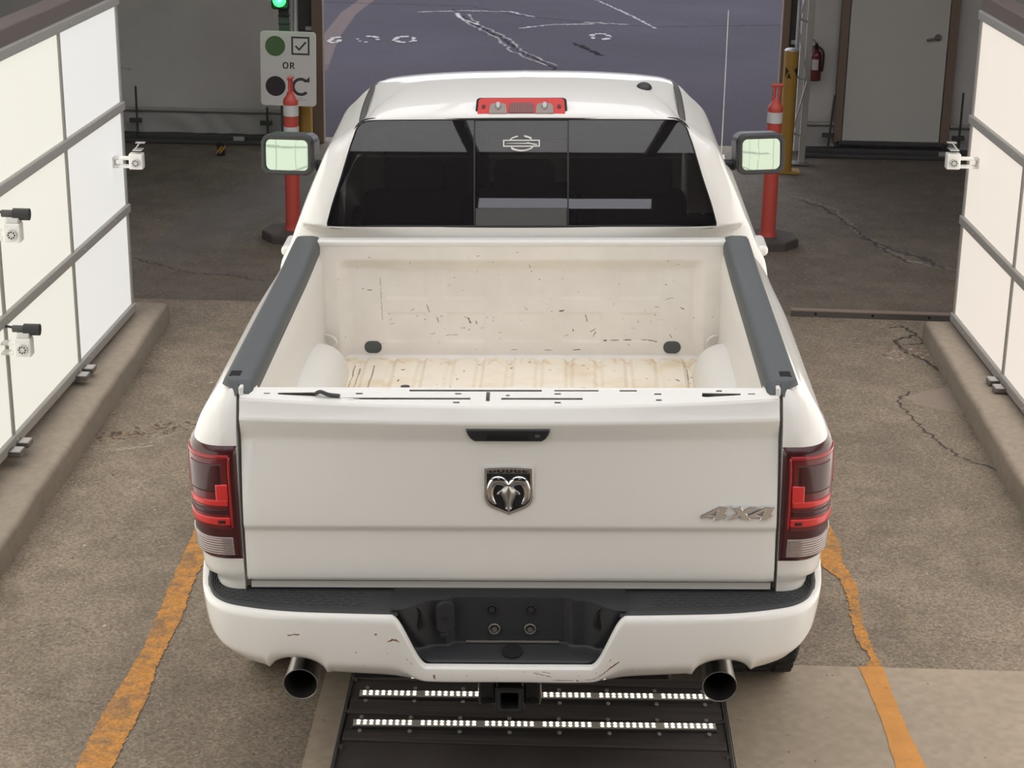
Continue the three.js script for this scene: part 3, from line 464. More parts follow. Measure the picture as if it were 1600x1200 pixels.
  for (const s of [-1, 1]) part('step_pad', grid(420, 76, (u, v) => {
    const k = lerp(0.262, 0.96, u), [x, z] = at(k), a = at(k + 0.004); let nx = -(a[1] - z), nz = a[0] - x; const l = Math.hypot(nx, nz); nx /= l; nz /= l;
    const ox = x - nx * 0.016, oz = z - nz * 0.016, ix = Math.min(ox, 0.89), iz = -0.08; const fx = lerp(ox, ix, v), fz = lerp(oz, Math.min(oz, iz), v);
    const band = sstep(0.2, 0.24, v) * sstep(0.74, 0.7, v) * sstep(0.09, 0.13, u), row = v * 9.5, ph = Math.floor(row) % 2 * 0.5, sc = row % 1 - 0.4 * Math.abs(Math.sin((u * 26 + ph) * Math.PI));
    return [s * fx, -0.013 * band * sstep(0, 0.12, sc) * sstep(0.34, 0.22, sc) + 0.719 + 0.008 * sstep(0, 0.12, v) - 0.01 * sstep(0.9, 1, v) + 0.06 * sstep(-0.05, -0.2, fz) * sstep(0.9, 0.95, fx), fz, u * 0.62, v];
  }, s < 0), padMat, bumper, null, 'black wave treaded step pad');
  // centre recess
  const dish = grid(90, 50, (u, v) => {
    const x = lerp(-0.36, 0.36, u), y = lerp(0.548, 0.734, v), a = Math.abs(x);
    const slope = sstep(0.345, 0.225, a), low = sstep(0.558, 0.582, y);
    const u2 = 0.262 + (y - 0.557) / 0.165 * 0.083;
    const z = 0.122 - 0.072 * slope * low - 0.02 * sstep(0.19, 0.175, a) * low * sstep(0.572, 0.582, y) - 0.02 * sstep(u2 - 0.02, u2 + 0.02, a);
    return [x, y, z];
  });
  part('plate_recess', join(dish, grid(40, 4, (u, v) => { const x = lerp(-0.36, 0.36, u), a = Math.abs(x); return [x, 0.7335, lerp(0.122 - 0.072 * sstep(0.345, 0.225, a) - 0.02 * sstep(0.19, 0.175, a), -0.08, v)]; })), std(lin(0.026, 0.027, 0.03), 0.5), bumper, null, 'black recessed plate panel without a plate');
  const plug = part('trailer_socket_cover', extrude(roundShape(0.058, 0.105, 0.026), 0.01, 0.004).rotateY(0.3).translate(-0.2, 0.68, 0.052), M.softBlack, bumper); part('cover_rib', rbox(0.02, 0.004, 0.004, 0.001, -0.196, 0.68, 0.068), M.black, plug);
  part('cover_hinge', rbox(0.03, 0.014, 0.014, 0.003, -0.2, 0.622, 0.062), M.softBlack, plug);
  for (const [x, y, big] of [[-0.047, 0.628, 1], [0.064, 0.628, 1], [-0.054, 0.694, 0], [0.067, 0.694, 0]]) {
    const b = part('bolt_cup', new THREE.TorusGeometry(0.016, big ? 0.0035 : 0.0022, 8, 24).translate(x, y, 0.034), big ? M.steel : M.softBlack, bumper); part('bolt', cylZ(0.0105, 0.008, 6, x, y, 0.034), big ? M.satin : M.softBlack, b);
  }
  part('plate_edge', box(0.29, 0.004, 0.008, 0.009, 0.586, 0.036), std(lin(0.32, 0.3, 0.27), 0.5, 0.6), bumper, null, 'bare metal edge below the plate panel');
  part('spare_wheel_lock', cyl(0.032, 0.032, 0.006, 28).rotateX(0.25).translate(0.009, 0.5745, 0.08), M.gap, bumper);
  for (const s of [-1, 1]) { const pk = part('tie_pocket', extrude(shapeOf([[-0.016, 0.032], [0.006, 0.034], [0.022, -0.02], [0.004, -0.03]].map(([x, y]) => [s * x, y])), 0.006, 0.002).rotateX(-0.15).translate(s * -0.285, 0.684, 0.074), M.gap, bumper); part('pocket_rim', tube([[-0.018, 0.036], [0.008, 0.038], [0.026, -0.02], [0.004, -0.034]].map(([x, y]) => [s * x + s * -0.285, y + 0.684, 0.082]), 0.0035, 40, 6, true), M.softBlack, pk); }
  // filler between tailgate and pad
  part('valance', box(1.62, 0.05, 0.02, 0, 0.742, -0.08), M.gap, bumper);
  part('sill', box(1.62, 0.022, 0.02, 0, 0.744, -0.05), M.paint, bumper);
}
// ---- hitch and exhausts
{
  const hitch = new THREE.Group(); hitch.name = 'tow_hitch'; truck.add(hitch);
  const sq = roundShape(0.078, 0.078, 0.012); sq.holes.push(roundShape(0.056, 0.056, 0.006));
  part('receiver_tube', extrude(sq, 0.22, 0.003).translate(0, 0.414, -0.12), phys(lin(0.03, 0.03, 0.03), 0.35), hitch);
  part('collar', (() => { const c = roundShape(0.09, 0.088, 0.014); c.holes.push(roundShape(0.07, 0.07, 0.01)); return extrude(c, 0.02, 0.003).translate(0, 0.414, 0.078); })(), phys(lin(0.02, 0.02, 0.02), 0.35), hitch);
  part('cross_bar', cylX(0.03, 1.0, 20, 0, 0.43, -0.08), M.black, hitch);
  for (const s of [-1, 1]) { part('chain_plate', rbox(0.056, 0.085, 0.02, 0.012, s * 0.07, 0.425, 0.06), phys(lin(0.012, 0.012, 0.012), 0.2, { clearcoat: 0.6 }), hitch); part('chain_hole', cylZ(1, 0.004, 24).scale(0.017, 0.008, 1).translate(s * 0.072, 0.40, 0.0725), M.gap, hitch); }
  for (const s of [-1, 1]) {
    const e = part('exhaust_tip', new THREE.LatheGeometry([[0.046, -0.3], [0.049, -0.1], [0.053, 0.0], [0.0545, 0.004], [0.0535, 0.007], [0.05, 0.004], [0.047, -0.05], [0.046, -0.3]].map(([r, y]) => new THREE.Vector2(r, y)), 48).rotateX(Math.PI / 2 + 0.06).translate(s * 0.652, 0.457, 0.075), std(lin(0.3, 0.285, 0.265), 0.32, 0.95), truck, null, 'round steel exhaust tip');
    part('tip_disc', cylZ(0.046, 0.01, 32, s * 0.652, 0.466, -0.06), M.gap, e);  // near-black disc closing the exhaust tip from inside
  }
}
// ---- cab: rings round the rear window, over the pillars and forward along the body
const roofY = table([[-4.35, 1.25], [-3.62, 1.725], [-3.3, 1.79], [-2.9, 1.862], [-2.65, 1.902], [-2.45, 1.917], [-2.3, 1.914], [-2.2, 1.906], [-2.08, 1.889], [-1.98, 1.862], [-1.9, 1.84]]);
function section(z) {                                              // half outline from the top centre down to the sill
  const h = roofY(z), d = h - 1.926, tuck = -0.008 * sstep(-2.4, -1.95, z) + 0.026 * sstep(-2.25, -2.9, z);
  return [[0, h], [0.3, h - 0.006], [0.5, h - 0.02], [0.6, h - 0.036], [0.655 - tuck * 0.6, h - 0.06], [0.70 - tuck, h - 0.1], [0.745 - tuck, 1.78 + d * 0.8], [0.80 - tuck, 1.655 + d * 0.55], [0.845 - tuck, 1.54 + d * 0.3], [0.89 - tuck, 1.41], [0.925 - tuck, 1.32], [0.965, 1.26], [0.985, 1.12], [0.985, 0.9], [0.97, 0.7], [0.93, 0.5]];
}
const CY = 1.5;
function rayHit(poly, ang) {                                       // ang 0 = up, towards +x
  const dx = Math.sin(ang), dy = Math.cos(ang); let best = null;
  for (let i = 1; i < poly.length; i++) {
    const [x0, y0] = poly[i - 1], [x1, y1] = poly[i], ex = x1 - x0, ey = y1 - y0, det = dx * -ey + dy * ex; if (Math.abs(det) < 1e-9) continue;
    const bx = x0, by = y0 - CY, t = (bx * -ey + by * ex) / det, q = (dx * by - dy * bx) / det;
    if (t > 0 && q >= -1e-6 && q <= 1 + 1e-6) best = best === null ? t : Math.max(best, t);
  }
  return best === null ? null : [dx * best, CY + dy * best];
}
const windowHalf = (() => { const p = []; const c = [[0, 1.845], [0.25, 1.8445], [0.5, 1.843]]; p.push(...c); for (let i = 0; i <= 8; i++) { const a = i / 8 * Math.PI / 2 * 0.88; p.push([0.585 + 0.062 * Math.sin(a), 1.78 + 0.062 * Math.cos(a)]); } p.push([0.662, 1.75], [0.70, 1.63], [0.735, 1.53], [0.757, 1.452], [0.752, 1.444], [0, 1.444]); return p; })();
const glassZ = (y) => -1.80 - (y - 1.44) * 0.16 - (y - 1.44) ** 2 * 0.27;
const smoothSection = (z) => { const s = section(z), c = new THREE.CatmullRomCurve3(s.map(([x, y]) => new THREE.Vector3(x, y, 0)), false, 'centripetal').getPoints(90).map((p) => [Math.max(0, p.x), p.y]); return [...c, [0, 0.5]]; };
const cab = new THREE.Group(); cab.name = 'cab'; truck.add(cab);
{
  const NA = 180, ang = []; for (let i = 0; i <= NA; i++) ang.push(i / NA * Math.PI);
  const zStart = (a) => lerp(-2.36, -1.99, sstep(0.8, 1.12, a));
  const winPt = ang.map((a) => rayHit(windowHalf, a) ?? [0, 1.444]);
  const rings = [];
  const cache = new Map(); const sec = (z) => { const k = Math.round(z * 200); if (!cache.has(k)) cache.set(k, smoothSection(k / 200)); return cache.get(k); };
  for (let j = 0; j <= 22; j++) {                                  // pillars and header
    const t = j / 22 * Math.PI / 2;
    rings.push(ang.map((a, i) => { const [wx, wy] = winPt[i], z1 = zStart(a), [ox, oy] = rayHit(sec(z1), a) ?? [0, 0.5], z0 = glassZ(Math.max(wy, 1.3)) + 0.006; const k = Math.pow(Math.sin(t), 0.9), q = Math.pow(1 - Math.cos(t), 0.95); return [lerp(wx, ox, k), lerp(wy, oy, k), lerp(z0, z1, q)]; }));
  }
  for (const z of [-2.45, -2.6, -2.8, -3.0, -3.3, -3.6]) rings.push(ang.map((a) => { const zz = Math.min(z, zStart(a) - 0.05); const [x, y] = rayHit(sec(zz), a) ?? [0, 0.5]; return [x, y, zz]; }));
  const half = (s) => grid(NA, rings.length - 1, (u, v) => { const p = rings[Math.round(v * (rings.length - 1))][Math.round(u * NA)]; return [s * p[0], p[1], p[2]]; }, s < 0);
  part('cab_shell', join(half(1), half(-1)), M.paint, cab);
  const cowl = (s) => grid(40, 14, (u, v) => { const z = lerp(-3.58, -4.4, v), h = roofY(Math.max(z, -4.35)), pr = [[0, h], [0.3, h - 0.006], [0.5, h - 0.02], [0.6, h - 0.036], [0.65, h - 0.07], ...[0.25, 0.5, 0.75].map((k) => [lerp(0.65, 0.94, k), Math.min(h - 0.07, lerp(h - 0.07, 1.28, k))]), [0.945, Math.min(h - 0.08, 1.27)], [0.965, 1.14], [0.985, 1.05], [0.985, 0.9], [0.97, 0.7], [0.93, 0.5]], a = u * (pr.length - 1), i = Math.min(pr.length - 2, Math.floor(a)), f = a - i; return [s * lerp(pr[i][0], pr[i + 1][0], f), lerp(pr[i][1], pr[i + 1][1], f), z]; }, s < 0);
  part('front_pillars', join(cowl(1), cowl(-1)), M.paint, cab);
  part('cabin_lining', (() => { const r2 = rings.slice(10); const h2 = (s) => grid(NA, r2.length - 1, (u, v) => { const p = r2[Math.round(v * (r2.length - 1))][Math.round(u * NA)]; return [s * p[0] * 0.94, CY - 0.03 + (p[1] - CY) * 0.9, p[2] - 0.02]; }); return join(h2(1), h2(-1)); })(), std(lin(0.03, 0.028, 0.027), 0.9), cab);
  // rear glass in three panes
  const edgeAt = (y) => { for (let i = 1; i < windowHalf.length - 1; i++) if (windowHalf[i][1] <= y && i > 1) { const [x0, y0] = windowHalf[i - 1], [x1, y1] = windowHalf[i]; return lerp(x0, x1, clamp((y - y0) / (y1 - y0 || 1))); } return 0.752; };
  const tint = phys(lin(0.24, 0.225, 0.245), 0.015, { transmission: 0.945, thickness: 0, ior: 1.72 });
  const pane = (x0, x1, zo) => grid(30, 40, (u, v) => { const y = lerp(1.446, 1.843, v); const a = typeof x0 === 'function' ? x0(y) : x0, b = typeof x1 === 'function' ? x1(y) : x1; const x = lerp(a, b, u); return [x, y, glassZ(y) + zo - 0.012 * (x / 0.75) ** 2]; });
  const win = new THREE.Group(); win.name = 'rear_window'; cab.add(win);
  part('window_pane', pane((y) => -edgeAt(y), -0.178, 0), tint, win, null, 'black tinted left pane'); part('window_pane', pane(0.178, edgeAt, 0), tint, win, null, 'black tinted right pane'); part('sliding_pane', pane(-0.182, 0.182, -0.006), tint, win, null, 'black tinted sliding centre pane');
  for (const s of [-1, 1]) part('pane_seam', grid(1, 20, (u, v) => { const y = lerp(1.446, 1.843, v); return [s * (0.178 + u * 0.006), y, glassZ(y) + 0.002]; }), std(lin(0.035, 0.035, 0.035), 0.4), win);
  part('window_gasket', tube([...windowHalf.slice(0, -1).concat([[0.5, 1.444], [0.2, 1.444]]).map(([x, y]) => [x, y, glassZ(y) + 0.002 - 0.012 * (x / 0.75) ** 2]), ...windowHalf.slice(1, -1).concat([[0.5, 1.444], [0.2, 1.444]]).reverse().map(([x, y]) => [-x, y, glassZ(y) + 0.002 - 0.012 * (x / 0.75) ** 2])], 0.006, 240, 6, true), M.softBlack, win);
  part('pane_sill', grid(10, 2, (u, v) => { const y = lerp(1.448, 1.515, v); return [lerp(-0.176, 0.176, u), y, glassZ(y) + 0.004]; }), std(lin(0.075, 0.075, 0.074), 0.5), win, null, 'dark grey lower rail of the sliding pane');
  // sticker: framed rifle over a wreath, white
  const dz = (y) => glassZ(y) + 0.0015, sticker = new THREE.Group(); sticker.name = 'window_sticker'; sticker.userData.label = 'white framed rifle and wreath sticker'; win.add(sticker);
  const white = std(lin(0.78, 0.78, 0.74), 0.5), tilt = -0.30;
  const stick = (g, y = 1.754) => g.rotateX(tilt).translate(0.001, y, dz(y));
  const fr = shapeOf([[-0.071, -0.012], [0.071, -0.012], [0.071, 0.015], [-0.071, 0.015]]); fr.holes.push(new THREE.Path([[-0.066, -0.0075], [0.066, -0.0075], [0.066, 0.0105], [-0.066, 0.0105]].map((p) => new THREE.Vector2(...p))));
  part('frame', stick(extrude(fr, 0.0006)), white, sticker);
  part('rifle', stick(extrude(shapeOf([[-0.058, 0.002], [0.02, 0.0035], [0.026, 0.006], [0.032, 0.003], [0.06, -0.0015], [0.061, -0.0055], [0.05, -0.005], [0.03, -0.0005], [0.012, -0.0005], [-0.058, 0.0005]]), 0.0006)), white, sticker);
  for (let i = 0; i < 22; i++) { const a = lerp(-0.95, 0.95, i / 21), low = i % 2; if (!low && Math.abs(a) < 0.3) continue; const th = (low ? -Math.PI / 2 : Math.PI / 2) + a * 0.95 * (low ? 1 : -1); const x = Math.cos(th) * 0.05, y = Math.sin(th) * 0.028 + 0.0015; if (Math.abs(y - 0.0015) < 0.0145) continue; part('wreath_leaf', stick(new THREE.CircleGeometry(1, 8).scale(0.0065, 0.003, 1).rotateZ(th + 1.2).translate(x, y, 0.0006)), white, sticker); }
  // third brake lamp
  const hl = new THREE.Group(); hl.name = 'high_brake_lamp'; cab.add(hl); const hz = -1.962, hy = 1.872, slope = -0.66;
  const place = (g) => g.rotateX(slope).translate(0, hy, hz + 0.012);
  const trap = (w0, w1, h, r = 0) => { const s = new THREE.Shape(); s.moveTo(-w0 / 2, -h / 2); s.lineTo(w0 / 2, -h / 2); s.lineTo(w1 / 2, h / 2 - 0.012); s.quadraticCurveTo(w1 / 2 - 0.003, h / 2, w1 / 2 - 0.02, h / 2); s.lineTo(-w1 / 2 + 0.02, h / 2); s.quadraticCurveTo(-w1 / 2 + 0.003, h / 2, -w1 / 2, h / 2 - 0.012); s.closePath(); return s; };
  const redL = phys(lin(0.62, 0.022, 0.016), 0.35, { clearcoat: 0.3, clearcoatRoughness: 0.04 }), cl = phys(lin(0.26, 0.21, 0.19), 0.2, { metalness: 0.3, clearcoat: 0.4 });
  part('lamp_gasket', place(extrude(trap(0.36, 0.35, 0.092), 0.07, 0.004).translate(0, 0, -0.06)), M.softBlack, hl); part('red_lens', place(extrude(trap(0.342, 0.332, 0.08), 0.006, 0.003).translate(0, 0.0, 0.012)), redL, hl);
  for (const s of [-1, 1]) { part('cargo_lens', place(extrude(trap(0.07, 0.064, 0.044), 0.004, 0.001).translate(s * 0.09, -0.006, 0.02)), cl, hl, null, 'clear cargo lamp lens'); part('lamp_screw', place(cylZ(0.008, 0.004, 16, s * 0.146, 0.002, 0.022)), std(lin(0.12, 0.01, 0.01), 0.4), hl); part('cargo_bulb', place(new THREE.SphereGeometry(0.014, 14, 10).scale(0.8, 1.2, 0.5).translate(s * 0.09, 0.004, 0.026)), M.satin, hl); }
  part('brake_lens', place(extrude(trap(0.098, 0.092, 0.046), 0.003, 0.001).translate(0, -0.004, 0.02)), phys(lin(0.13, 0.006, 0.006), 0.15, { clearcoat: 1 }), hl);
  for (let i = 0; i < 9; i++) part('lens_rib', place(box(0.002, 0.04, 0.003, -0.04 + i * 0.01, -0.004, 0.025)), phys(lin(0.3, 0.012, 0.012), 0.15, { clearcoat: 1 }), hl);
  // roof mouldings, roof antenna
  for (const s of [-1, 1]) part('roof_moulding', grid(6, 60, (u, v) => { const z = lerp(-1.975, -3.3, v), x = 0.612 + u * 0.028, q = sec(Math.min(z, -1.99)); let y = 1.8; for (let i = 1; i < q.length; i++) if (q[i][0] >= x) { y = lerp(q[i - 1][1], q[i][1], (x - q[i - 1][0]) / (q[i][0] - q[i - 1][0] || 1)); break; } return [s * x, y + (u === 0 || u === 1 ? -0.004 : 0.0035) - 0.012 * sstep(-1.99, -1.975, z), z]; }, s < 0), std(lin(0.055, 0.052, 0.05), 0.5), cab);
  part('roof_antenna', new THREE.SphereGeometry(1, 24, 12, 0, Math.PI * 2, 0, Math.PI / 2).scale(0.032, 0.022, 0.06).translate(0.487, roofY(-2.3) - 0.022, -2.3), M.black, cab, null, 'small black antenna puck on the roof');
  // side glass, seats, windscreen
  for (const s of [-1, 1]) for (const [z0, z1] of [[-3.05, -2.65], [-3.7, -3.15]]) part('side_window', grid(6, 6, (u, v) => { const z = lerp(z0, z1, u), y = lerp(1.36, roofY(z) - 0.18, v), p = rayHit(sec(z), Math.atan2(1, (y - CY) / 0.8)); const xs = sec(z); let x = 0.9; for (let i = 1; i < xs.length; i++) if (xs[i][1] <= y) { x = lerp(xs[i - 1][0], xs[i][0], (y - xs[i - 1][1]) / (xs[i][1] - xs[i - 1][1] || 1)); break; } void p; return [s * (x + 0.001), y, z]; }, s > 0), phys(lin(0.01, 0.01, 0.011), 0.05), cab);
  part('windscreen', grid(8, 8, (u, v) => { const z = lerp(-4.28, -3.66, v), w = lerp(0.6, 0.56, v); return [lerp(-w, w, u), roofY(z) + 0.012 - 0.02 * (u * 2 - 1) ** 2, z]; }), phys(lin(0.01, 0.01, 0.011), 0.05), cab);
  for (const x of [-0.45, 0, 0.45]) { part('rear_seat', rbox(0.44, 0.6, 0.14, 0.05, x, 1.17, -2.32, 3), std(lin(0.05, 0.048, 0.046), 0.8), cab); part('headrest', rbox(0.25, 0.14, 0.09, 0.04, x, 1.53, -2.3, 3), std(lin(0.05, 0.048, 0.046), 0.8), cab); }
  for (const x of [-0.42, 0.42]) { part('front_seat', rbox(0.48, 0.7, 0.14, 0.06, x, 1.2, -3.2, 3), std(lin(0.05, 0.048, 0.046), 0.8), cab); part('headrest', rbox(0.27, 0.17, 0.09, 0.04, x, 1.62, -3.2, 3), std(lin(0.05, 0.048, 0.046), 0.8), cab); }
}
// ---- front end, wheels, chassis
part('front_body', (() => { const f = (s) => grid(24, 14, (u, v) => { const z = lerp(-4.2, -5.62, v), e = 1 - 0.1 * sstep(0.7, 1, v), a = u * Math.PI / 2, top = lerp(1.30, 1.13, v), w = 0.97 * e, k = 2 / 6; return [s * w * Math.pow(Math.sin(a), k), 0.55 + (top - 0.55) * Math.pow(Math.cos(a), k), z]; }, s < 0); return join(f(1), f(-1), box(1.7, 0.58, 0.04, 0, 0.83, -5.62)); })(), M.paint, truck);
for (const s of [-1, 1]) for (const z of [AX, AX - 3.57]) {
  const w = new THREE.Group(); w.name = 'wheel'; w.position.set(s * 0.872, 0.40 - s * 0.872 * LEAN, z); truck.add(w);
  part('tyre', new THREE.LatheGeometry([[0.27, -0.125], [0.33, -0.138], [0.37, -0.132], [0.392, -0.11], [0.4, -0.08], [0.4, 0.08], [0.392, 0.11], [0.37, 0.132], [0.33, 0.138], [0.27, 0.125]].map((p) => new THREE.Vector2(...p)), 64).rotateZ(Math.PI / 2), M.rubber, w);
  const lugs = []; for (let i = 0; i < 40; i++) for (const q of [-0.085, 0, 0.085]) lugs.push(box(0.06, 0.012, 0.034, q, 0.402, 0).rotateX(i / 40 * Math.PI * 2 + (q ? 0 : 0.08)));
  part('tread', join(lugs), M.rubber, w).userData.kind = 'stuff';
  part('rim', join(cylX(0.265, 0.2, 40), cylX(0.08, 0.26, 20)), M.satin, w);
}
part('rear_axle', join(cylX(0.045, 1.5, 16, 0, 0.4, AX), new THREE.SphereGeometry(0.15, 20, 14).translate(0, 0.4, AX)), M.black, truck);
for (const s of [-1, 1]) part('frame_rail', box(0.08, 0.14, 5.2, s * 0.45, 0.62, -2.7), M.black, truck);
part('underbody', box(1.5, 0.03, 5.0, 0, 0.84, -2.62), M.softBlack, truck);
part('spare_wheel', new THREE.TorusGeometry(0.28, 0.1, 14, 40).rotateX(Math.PI / 2).translate(0, 0.58, -0.5), M.rubber, truck);
for (const s of [-1, 1]) part('exhaust_pipe', tube([[s * 0.652, 0.474, -0.2], [s * 0.652, 0.5, -0.5], [s * 0.6, 0.55, -0.9], [s * 0.3, 0.55, -1.6]], 0.035, 30, 10), M.steel, truck);
// ---- mirrors, door handles, mast
for (const s of [-1, 1]) {
  const cx = s < 0 ? -1.152 : 1.088, w = s < 0 ? 0.262 : 0.236, m = new THREE.Group(); m.name = 'door_mirror'; truck.add(m);
  part('mirror_housing', extrude(roundShape(w, 0.198, 0.045), 0.09, 0.02, 4).rotateX(-0.092).rotateY(s * 0.14).translate(cx, 1.326, -3.72), phys(lin(0.035, 0.035, 0.035), 0.4), m, null, 'black mirror housing');
  part('mirror_rim', (() => { const o = roundShape(w - 0.012, 0.186, 0.04); o.holes.push(roundShape(w - 0.05, 0.148, 0.026)); return extrude(o, 0.012, 0.004).rotateX(-0.092).rotateY(s * 0.14).translate(cx + s * 0.0155, 1.336, -3.612); })(), phys(lin(0.03, 0.03, 0.03), 0.4), m);
  part('mirror_glass', grid(72, 16, (u, v) => { const a = u * Math.PI * 2, e = 2 / 6, c = Math.cos(a), q = Math.sin(a), x = v * (w - 0.046) / 2 * Math.sign(c) * Math.pow(Math.abs(c), e), y = v * 0.076 * Math.sign(q) * Math.pow(Math.abs(q), e); return [x, y, 0.003 - (x * x + y * y) / 3.6]; }, true).rotateX(-0.092).rotateY(s * 0.14).translate(cx + s * 0.0162, 1.3365, -3.6065), std(lin(0.40, 0.49, 0.41), 0.02, 1), m, null, 'greenish mirror glass');
  part('mirror_arm', rbox(0.2, 0.05, 0.06, 0.02, s * 0.98, 1.27, -3.68), M.black, m);
  part('door_handle', rbox(0.06, 0.045, 0.2, 0.02, s * 0.972, 1.235, -2.3, 4), M.paint, cab);
}
part('mast_antenna', join(bar([0.963, 1.2, -4.2], [0.978, 1.935, -4.2], 0.0028, 8), cyl(0.018, 0.024, 0.03, 16, 0.963, 1.19, -4.2)), std(lin(0.5, 0.5, 0.5), 0.3, 0.8), truck, null, 'thin radio mast on the front wing');

// ================================================================ the two walls of light
const paneWarm = std(lin(0.3, 0.3, 0.29), 0.7, 0, { emissive: lin(1.0, 0.97, 0.85), emissiveIntensity: 0.7 });
const paneCool = std(lin(0.3, 0.3, 0.3), 0.7, 0, { emissive: lin(1.0, 0.98, 0.94), emissiveIntensity: 0.66 });
const paneRose = std(lin(0.3, 0.29, 0.27), 0.7, 0, { emissive: lin(1.0, 0.9, 0.79), emissiveIntensity: 0.72 });
function lightWall(s, p0, az, slope, lean, rowH, colW, label) {
  const u = new THREE.Vector3(Math.sin(az) * Math.cos(slope), Math.sin(slope), Math.cos(az) * Math.cos(slope));
  const v = new THREE.Vector3(Math.sin(lean), Math.cos(lean), 0); v.addScaledVector(u, -u.dot(v)).normalize();
  const X = s > 0 ? u.clone() : u.clone().negate(), Z = X.clone().cross(v);                 // Z faces the lane
  const w = thing('light_wall', label, 'light panel');
  w.matrixAutoUpdate = true; w.position.set(...p0); w.quaternion.setFromRotationMatrix(new THREE.Matrix4().makeBasis(X, v, Z));
  const d = s > 0 ? 1 : -1, cols = 8, len = cols * colW, top = 3 * rowH;
  const paneGeo = rbox(colW - 0.022, rowH - 0.04, 0.02, 0.004), rail = rbox(len + 0.03, 0.05, 0.03, 0.006), seam = rbox(0.028, rowH, 0.016, 0.004);
  for (let i = 0; i < cols; i++) for (let j = 0; j < 3; j++) part('glowing_pane', paneGeo, s > 0 ? paneRose : i === 0 ? paneCool : paneWarm, w, [d * (i + 0.5) * colW, (j + 0.5) * rowH, -0.012]);
  for (let j = 0; j < 4; j++) {
    const r = part('rail', rail, M.aluminium, w, [d * len / 2, j * rowH + (j === 0 ? 0.0 : 0), 0.003]);
    for (let k = 0; k < 14; k++) part('screw', screwGeo, M.galvanised, r, [-len / 2 + (k + 0.5) * len / 14, 0, 0.016]);
  }
  for (let i = 0; i <= cols; i++) for (let j = 0; j < 3; j++) part('seam_strip', seam, M.aluminium, w, [d * (i * colW + (i === 0 ? 0.006 : 0)), (j + 0.5) * rowH, 0.0]);
  part('back_box', box(len, top, 0.06, d * len / 2, top / 2, -0.055), M.aluminium, w);
  part('top_beam', rbox(len + 0.06, 0.09, 0.12, 0.01, d * len / 2, top + 0.06, -0.06), std(lin(0.13, 0.105, 0.09), 0.6), w, null, 'brown beam along the top');
  for (let i = 1; i <= 3; i++) for (const q of [-0.06, 0.06]) part('foot_bracket', rbox(0.07, 0.03, 0.07, 0.006, d * (i * colW + q + 0.05), -0.017, 0.04), M.steel, w);
  const lamp = new THREE.RectAreaLight(lin(1.0, 0.955, 0.88), WALL_LIGHT, len, top);
  lamp.name = 'light_wall_glow'; w.add(lamp); lamp.position.set(d * len / 2, top / 2, 0.03); lamp.rotation.y = Math.PI;
  return w;
}
const screwGeo = cylZ(0.008, 0.006, 10);
lightWall(-1, [-2.258, 0.16, -4.80], -0.0273, 0.0171, -0.0105, 0.566, 1.102, 'glowing white light panel wall on the left kerb');
lightWall(1, [2.362, 0.16, -4.99], 0.042, 0, -0.0025, 0.564, 1.072, 'glowing white light panel wall on the right kerb');

// kerbs
function kerb(s, pts, label) {                                     // pts: [inner x, outer x, z]
  const k = thing('concrete_kerb', label, 'kerb');
  const prof = (a, b) => [[a, 0], [a - s * -0.0, 0.1], [a + s * 0.012, 0.116], [a + s * 0.03, 0.122], [b, 0.122], [b, 0]];
  const n = 60, zs = [-5.02, 5.6];
  const g = grid(n, 5, (u, v) => { const z = lerp(zs[0], zs[1], u), a = s * (2.1 + (s > 0 ? 0.105 : 0)) + 0.012 * (vnoise(z * 5, s * 3 + 9, 500) - 0.5), b = s * 2.62; const [x, y] = prof(a, b)[Math.round(v * 5)]; return [x, y, z, z / 1.6, (x + y) / 1.6]; }, s > 0);
  const cap = extrude(shapeOf(prof(s * (2.1 + (s > 0 ? 0.105 : 0)), s * 2.62)), 0.004).translate(0, 0, -5.022);
  part('kerb_stone', join(g, cap), std(0xe6e8ec, 0.9, 0, { map: concreteTex, bumpMap: bumpFor(4, 4), bumpScale: 0.003 }), k);
}
kerb(-1, [], 'long grey concrete kerb under the left light wall'); kerb(1, [], 'long grey concrete kerb under the right light wall');

// inspection cameras on brackets
function inspectionCamera(p, s, label, cable) {
  const t = thing('inspection_camera', label, 'camera', p, 0, 'inspection cameras on the light walls');
  part('bracket', join(rbox(0.13, 0.012, 0.05, 0.003, s * 0.065, -0.03, 0), rbox(0.13, 0.012, 0.05, 0.003, s * 0.065, 0.014, 0), rbox(0.012, 0.056, 0.05, 0.003, s * 0.128, -0.008, 0)), M.whitePlastic, t);
  part('camera_body', rbox(0.075, 0.085, 0.06, 0.008, -0.005, 0.0, 0.0), M.whitePlastic, t);
  const dial = part('dial', cylZ(0.022, 0.01, 24, -0.004, -0.006, 0.034), M.galvanised, t); for (let i = 0; i < 8; i++) part('dial_hole', cylZ(0.0035, 0.003, 8, -0.004 + 0.014 * Math.cos(i * 0.785), -0.006 + 0.014 * Math.sin(i * 0.785), 0.04), M.black, dial);
  if (cable) { part('lens_barrel', cylX(0.026, 0.07, 20, s * -0.035, 0.078, 0.0), M.black, t); part('mount_clamp', rbox(0.06, 0.03, 0.05, 0.008, 0.0, 0.054, 0), M.galvanised, t); part('plug', cylX(0.016, 0.05, 14, s * 0.025, 0.08, 0), M.darkGrey, t); part('cable', tube([[s * 0.045, 0.085, 0], [s * 0.085, 0.088, 0], [s * 0.12, 0.06, 0], [s * 0.135, 0.02, 0]], 0.006, 20, 8), M.black, t); }
  else part('lens_hood', join(rbox(0.05, 0.006, 0.06, 0.002, s * -0.005, 0.062, 0), bar([s * 0.01, 0.062, 0], [s * -0.018, 0.1, 0], 0.004), rbox(0.05, 0.005, 0.03, 0.002, s * -0.02, 0.1, 0)), M.galvanised, t);
}
